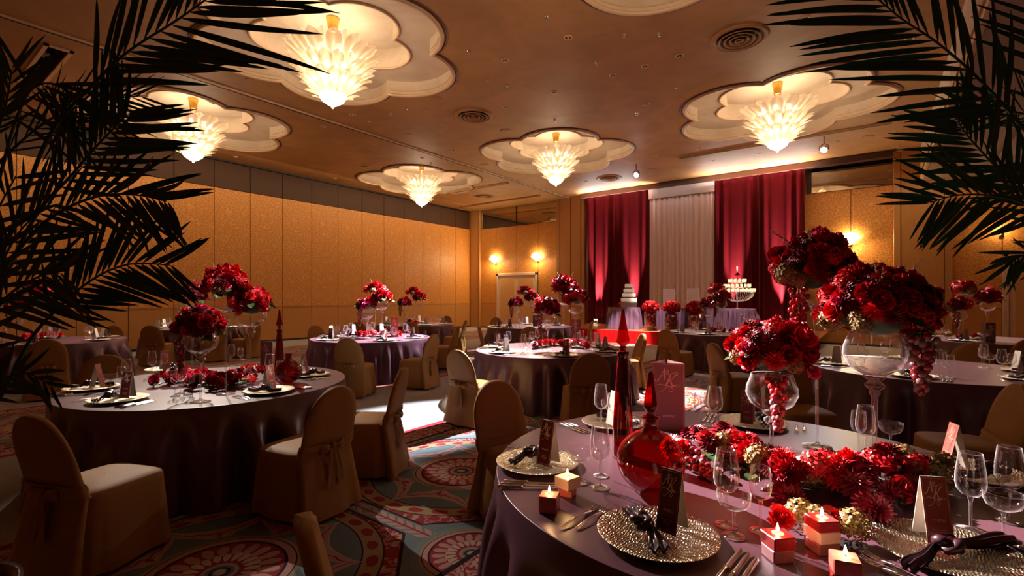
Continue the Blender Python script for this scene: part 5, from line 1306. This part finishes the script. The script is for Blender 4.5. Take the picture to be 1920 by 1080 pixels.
mb = MB()
def hc(u, v):
    per = 2 * (2 * W2 + .64); s_ = u * per
    if s_ < 2 * W2: x, y, nx, ny = -W2 + s_, -.32, 0, -1
    elif s_ < 2 * W2 + .64: x, y, nx, ny = W2, -.32 + s_ - 2 * W2, 1, 0
    elif s_ < 4 * W2 + .64: x, y, nx, ny = W2 - (s_ - 2 * W2 - .64), .32, 0, 1
    else: x, y, nx, ny = -W2, .32 - (s_ - 4 * W2 - .64), -1, 0
    w_ = (.01 + .035 * (1 - v)) * sin(u * 2 * pi * 44) + .01 * (1 - v)
    return (x + nx * w_, y + ny * w_, .004 + .748 * v)
mb.grid(hc, 420, 8, closed=True); o_ = len(mb.v); mb.add([(-W2 - .01, -.33, .753), (W2 + .01, -.33, .753), (W2 + .01, .33, .753), (-W2 - .01, .33, .753)], [(0, 1, 2, 3)])
tag(ob('tablecloth', mb.mesh('tablecloth', M['cloth_stage']), None, tuple(t_.location)), 'lilac satin cloth on the long couple table', 'tablecloth', 'lilac satin cloths on the stage')
cyl = L([(.001, 0), (.205, 0), (.205, .64), (.199, .64)], 28).mesh('glass_cylinder', M['glass'])
rs = random.Random(77)
def roses_in():
    kids = [('glass_cylinder', cyl)]
    for k in range(64):
        z = .05 + .55 * (k / 64); a = k * 2.4; rr = .145
        kd = rs.choice(['rose_red', 'ruffle', 'florets', 'hydra', 'rose_pink']); kids.append((NMS[kd], rs.choice(FLW[kd]), (rr * cos(a), rr * sin(a), z), (0, 1.35, a), .055))
    for k in range(46):
        ze = 1 - 1.35 * (k + .5) / 46; a = k * 2.4; r_ = sqrt(1 - ze * ze); d = Vector((r_ * cos(a), r_ * sin(a), ze)); kd = rs.choice(['rose_red', 'ruffle', 'rose_red', 'florets'])
        kids.append((NMS[kd], rs.choice(FLW[kd]), (d.x * .24, d.y * .24, .76 + d.z * .19), qrot(d), .07))
    mb = MB(); mb.lathe([(.001, .01), (.11, .01), (.11, .6), (.17, .66), (.17, .85), (.001, .93)], 14); kids.append(('moss_core', mb.mesh('moss_core', M['ruffle']))); return kids
kk = roses_in()
for i, x in enumerate((1220, 1259, 1303)):
    p = onY(x, 15.80, ZST); tree('flower_cylinder', kk, tuple(p), i * 1.1, 'glass cylinder packed with red roses, %s of three on the stage' % ('leftmost', 'middle', 'rightmost')[i], 'flowers', 'rose filled glass cylinders on the stage')
# couple chairs
mb = MB(); mb.sm = False; mb.bbox(-.21, .21, -.03, .03, .42, 1.42, .02); cb = mb.mesh('backrest', M['chairwhite']); mb = MB(); mb.sm = False; mb.bbox(-.21, .21, -.42, -.02, .40, .50, .03); cs = mb.mesh('seat', M['chairwhite'])
mb = MB(); mb.tube([(0, 0, 0), (0, 0, .42)], .02, 8); cg = mb.mesh('leg', M['chairwhite'])
mb = MB(); mb.sm = False; mb.box(-.205, .205, -.034, -.030, 1.17, 1.176); cz = mb.mesh('seam', M['frame'])
for i, x in enumerate((1254, 1300)):
    p = onY(x, 17.35, ZST); t_ = thing('couple_chair', 'high backed white chair at the long stage table, %s one' % ('left', 'right')[i], 'chair', tuple(p), 0, 'white couple chairs')
    ob('backrest', cb, t_); ob('seat', cs, t_); ob('seam', cz, t_)
    for lx in (-.18, .18):
        for ly in (-.38, 0): ob('leg', cg, t_, (lx, ly, 0))
# wedding cake
cp = onY(1179, 16.3, ZST + .757); t_ = thing('wedding_cake', 'white square wedding cake of four tiers on a silver base', 'cake', tuple(cp), YAW - .2)
mb = MB(); mb.sm = False; mb.bbox(-.27, .27, -.27, .27, 0, .19, .01); ob('cake_base', mb.mesh('cake_base', M['silverband']), t_)
z = .20
for k, s_ in enumerate((.27, .225, .18, .135)):
    mb = MB(); mb.sm = False; mb.bbox(-s_, s_, -s_, s_, z, z + .125, .012); ob('cake_tier', mb.mesh('cake_tier', M['icing']), t_)
    mb = MB(); mb.lathe([(s_ * .6, z + .125), (s_ * .6, z + .165)], 12, cap=True); ob('tier_riser', mb.mesh('tier_riser', M['darkmetal' if k < 3 else 'icing']), t_) if k < 3 else None
    z += .165
lamp('SPOT', 'cake_pin_light', (-6.0, 13.2, 5.8), 420, WHITE, aim=tuple(cp + Vector((0, 0, .4))), size=.05, spot=12, blend=.6)
p = onY(1161, 16.05, ZST + .80); tree('flower_arrangement', FB['mid'][:14], tuple(p), 0, 'small heap of red roses left of the wedding cake', 'flowers', None, .62)
# candle tower
tp = Vector((tw.x + .04, tw.y - .1, ZST + .757)); t_ = thing('candle_tower', 'tiered crystal tower of glowing tealights topped with a red flower', 'candle holder', tuple(tp))
mb = MB(); mb.tube([(0, 0, 0), (0, 0, 1.05)], .018, 8); mb.lathe([(.001, 0), (.14, .004), (.13, .02), (.02, .03)], 20); ob('pole', mb.mesh('pole', M['chrome']), t_)
mb = MB()
for rr, zz in ((.50, .52), (.37, .66), (.24, .82)): mb.tube([(rr * cos(a * pi / 12), rr * sin(a * pi / 12), zz) for a in range(25)], .012, 6, cap=False)
ob('tier_ring', mb.mesh('tier_ring', M['chrome']), t_)
tlm = L([(.001, 0), (.026, 0), (.032, .05), (.030, .10)], 10).mesh('tealight_cup', M['candlecup'])
for rr, zz, n in ((.50, .53, 24), (.37, .67, 18), (.24, .83, 12)):
    for k in range(n): ob('tealight_cup', tlm, t_, (rr * cos(2 * pi * k / n), rr * sin(2 * pi * k / n), zz))
mb = MB()
for k in range(24):
    a = 2 * pi * k / 24; mb.tube([(.50 * cos(a), .50 * sin(a), .52), (.44 * cos(a), .44 * sin(a), .38), (.30 * cos(a), .30 * sin(a), .27), (.03 * cos(a), .03 * sin(a), .22)], .008, 5)
ob('crystal_strand', mb.mesh('crystal_strand', M['crystal']), t_)['kind'] = 'stuff'
ob('dahlia', FLW['dahlia_dark'][0], t_, (0, 0, 1.06), None, .13); mb = MB(); mb.tube([(0, 0, 1.08), (0, 0, 1.32)], .02, 8); ob('taper_candle', mb.mesh('taper_candle', M['waxcream']), t_)
lamp('POINT', 'tealight_glow', tuple(tp + Vector((0, 0, .75))), 14, WARM, size=.3)

# ------------------------------------------------------------------ palms
def leaflet(droop, fold, seed):
    b = MB(); rnd = random.Random(seed)
    def fn(u, v):
        s_ = (u - .5) * 2; w_ = .036 * (sin(min(1, v * 1.0) * pi) ** .55) * (1 - .45 * v) + .002
        return (s_ * w_ + .02 * sin(v * 3 + seed) * v, v - .10 * droop * v * v, -droop * v * v * .55 - .25 * abs(s_) * w_ * fold)
    b.grid(fn, 2, 10); return b.mesh('leaflet', M['palm'])
LF = [leaflet(.05, 1, 1), leaflet(.22, 1, 2), leaflet(.5, 1, 3)]
def frond(palm, o0, pts, n, lens, phi, nrm, rnd, t0=.25, side=(1, 1), dro=0, wid=1.0, rad=.008):
    P_ = [Vector(p) for p in cr([tuple(p) for p in pts], 8)]; m_ = len(P_)
    mb = MB(); mb.tube([p - o0 for p in P_], [rad * (1 - .75 * i / (m_ - 1)) for i in range(m_)], 7); fr = ob('frond', mb.mesh('frond', M['rachis']), palm)
    for k in range(n):
        q = t0 + (1 - t0) * (k + .5) / n; i = min(m_ - 2, int(q * (m_ - 1))); f_ = q * (m_ - 1) - i; p = P_[i].lerp(P_[i + 1], f_); tg = (P_[i + 1] - P_[i]).normalized()
        nn = Vector(nrm).normalized(); sd = tg.cross(nn).normalized(); nn = sd.cross(tg).normalized()
        qq = (q - t0) / (1 - t0); Ln = lens * (.55 + .75 * sin(min(1, qq * 1.25 + .18) * pi * .62)) * (1 - .45 * qq ** 3)
        for s_ in (-1, 1):
            if side[(s_ + 1) // 2] == 0: continue
            a = phi * (1 - .22 * qq) * rnd.uniform(.88, 1.10)
            d = (tg * cos(a) + sd * s_ * sin(a) + Vector((0, 0, -1)) * dro * rnd.uniform(.6, 1.3) + nn * rnd.uniform(-.10, .10)).normalized()
            xx = d.cross(nn).normalized(); zz = xx.cross(d).normalized()
            if zz.dot(UZ) < 0 and dro > 0: zz = -zz; xx = -xx
            R_ = Matrix((xx, d, zz)).transposed().to_4x4(); ll = Ln * rnd.uniform(.9, 1.1)
            o = ob('leaflet', LF[rnd.choice((0, 0, 1)) if dro < .3 else rnd.choice((1, 2))], fr); wv = ll ** .5 * .62 * wid
            o.matrix_local = Matrix.Translation(p - o0 + tg * (.01 * s_)) @ R_ @ Matrix.Diagonal((wv * rnd.uniform(.8, 1.1), ll, ll, 1))
    tip = P_[-1]; tg = (P_[-1] - P_[-3]).normalized()
    return fr
def S(pts, D, dz=0): return [gd(x, y, D + dz * i / max(1, len(pts) - 1)) for i, (x, y) in enumerate(pts)]
back_ = tuple(-F3)
def palm(name, base, label, fronds, seed):
    rnd = random.Random(seed); o0 = Vector((base[0], base[1], 0)); t_ = thing(name, label, 'palm', tuple(o0))
    ob('pot', L([(.001, 0), (.16, 0), (.21, .25), (.23, .42), (.25, .44), (.25, .47), (.22, .47), (.21, .42)], 28).mesh('pot', M['pot']), t_)
    mb = MB(); mb.lathe([(.213, .42), (.001, .43)], 24); ob('soil', mb.mesh('soil', M['soil']), t_)
    for fr in fronds:
        pts = fr['pts']; a = Vector(pts[0]); root = o0 + Vector((rnd.uniform(-.06, .06), rnd.uniform(-.06, .06), .42))
        mid = root.lerp(a, .55) + Vector((0, 0, .22)) if a.z > .7 else root.lerp(a, .5) + Vector((0, 0, .2))
        full = [root, mid] + [Vector(p) for p in pts]
        n1 = 2
        frond(t_, o0, full, fr['n'], fr['len'], radians(fr.get('phi', 42)), fr.get('nrm', back_), rnd, fr.get('t0', .42), fr.get('side', (1, 1)), fr.get('dro', 0), fr.get('wid', 1.0))
    return t_
bl = gd(-140, 560, 1.75); br = gd(2260, 560, 1.9)
LFR = [dict(pts=S([(35, 400), (95, 250), (173, 160), (240, 97), (333, 37), (400, -12), (455, -60)], 1.6), n=19, len=.40, phi=50, t0=.50, nrm=tuple(-F3 + UZ * .25)),
       dict(pts=S([(10, 520), (70, 400), (133, 330), (180, 275), (222, 232), (238, 214)], 1.62), n=17, len=.24, phi=52, t0=.50),
       dict(pts=S([(0, 520), (70, 430), (130, 388), (195, 366), (260, 366), (312, 378)], 1.55), n=17, len=.20, phi=46, t0=.52, dro=.30),
       dict(pts=S([(-10, 760), (55, 640), (115, 572), (180, 520), (245, 495), (318, 497)], 1.6), n=18, len=.22, phi=46, t0=.52, dro=.12),
       dict(pts=S([(-60, 420), (-10, 260), (12, 190), (22, 130)], 1.5), n=8, len=.16, phi=40, t0=.60),
       dict(pts=S([(-40, 470), (0, 330), (30, 225), (62, 165), (110, 160), (150, 200)], 1.7), n=15, len=.30, phi=60, t0=.55, dro=.9, wid=.7),
       dict(pts=S([(-60, 640), (-10, 520), (40, 430), (95, 385)], 1.75), n=13, len=.26, phi=48, t0=.45, dro=.25),
       dict(pts=S([(-70, 760), (-40, 640), (10, 560), (70, 520), (110, 512)], 1.5), n=12, len=.22, phi=50, t0=.5, dro=.3),
       dict(pts=S([(-70, 830), (-40, 760), (0, 715), (50, 700), (95, 722)], 1.45), n=9, len=.11, phi=48, t0=.5, dro=.25, wid=1.2),
       dict(pts=S([(-60, 420), (-20, 330), (40, 265), (110, 215), (190, 190), (262, 180)], 1.8), n=14, len=.20, phi=32, t0=.5, dro=.05, wid=.55),
       dict(pts=S([(-80, 700), (-50, 560), (-20, 430), (30, 330)], 1.55), n=12, len=.22, phi=50, t0=.35, dro=.15)]
palm('kentia_palm', bl, 'dark feathery palm framing the left edge of the view', LFR, 3)
RFR = [dict(pts=S([(2010, 420), (1950, 285), (1905, 225), (1873, 187), (1813, 127), (1753, 77), (1693, 37), (1645, -2), (1590, -45)], 1.7), n=21, len=.44, phi=52, t0=.42, nrm=tuple(-F3 + UZ * .2)),
       dict(pts=S([(2010, 560), (1945, 400), (1900, 345), (1855, 300), (1812, 252), (1795, 225)], 1.7), n=17, len=.25, phi=54, t0=.50),
       dict(pts=S([(2020, 560), (1985, 440), (1925, 385), (1860, 367), (1795, 366), (1745, 380)], 1.65), n=17, len=.22, phi=46, t0=.50, dro=.25),
       dict(pts=S([(2040, 640), (2000, 520), (1950, 478), (1915, 480), (1893, 495)], 1.7), n=8, len=.13, phi=36, t0=.60, dro=.5),
       dict(pts=S([(2060, 420), (2000, 280), (1940, 222), (1870, 205), (1800, 200)], 1.85), n=14, len=.19, phi=34, t0=.5, dro=.05, wid=.5),
       dict(pts=S([(2060, 520), (2010, 400), (1960, 330), (1925, 300)], 1.8), n=12, len=.26, phi=50, t0=.4, dro=.1),
       dict(pts=S([(2060, 300), (2020, 150), (1985, 60), (1960, 0)], 1.75), n=10, len=.3, phi=50, t0=.4)]
palm('kentia_palm', br, 'black silhouetted palm framing the upper right edge of the view', RFR, 9)
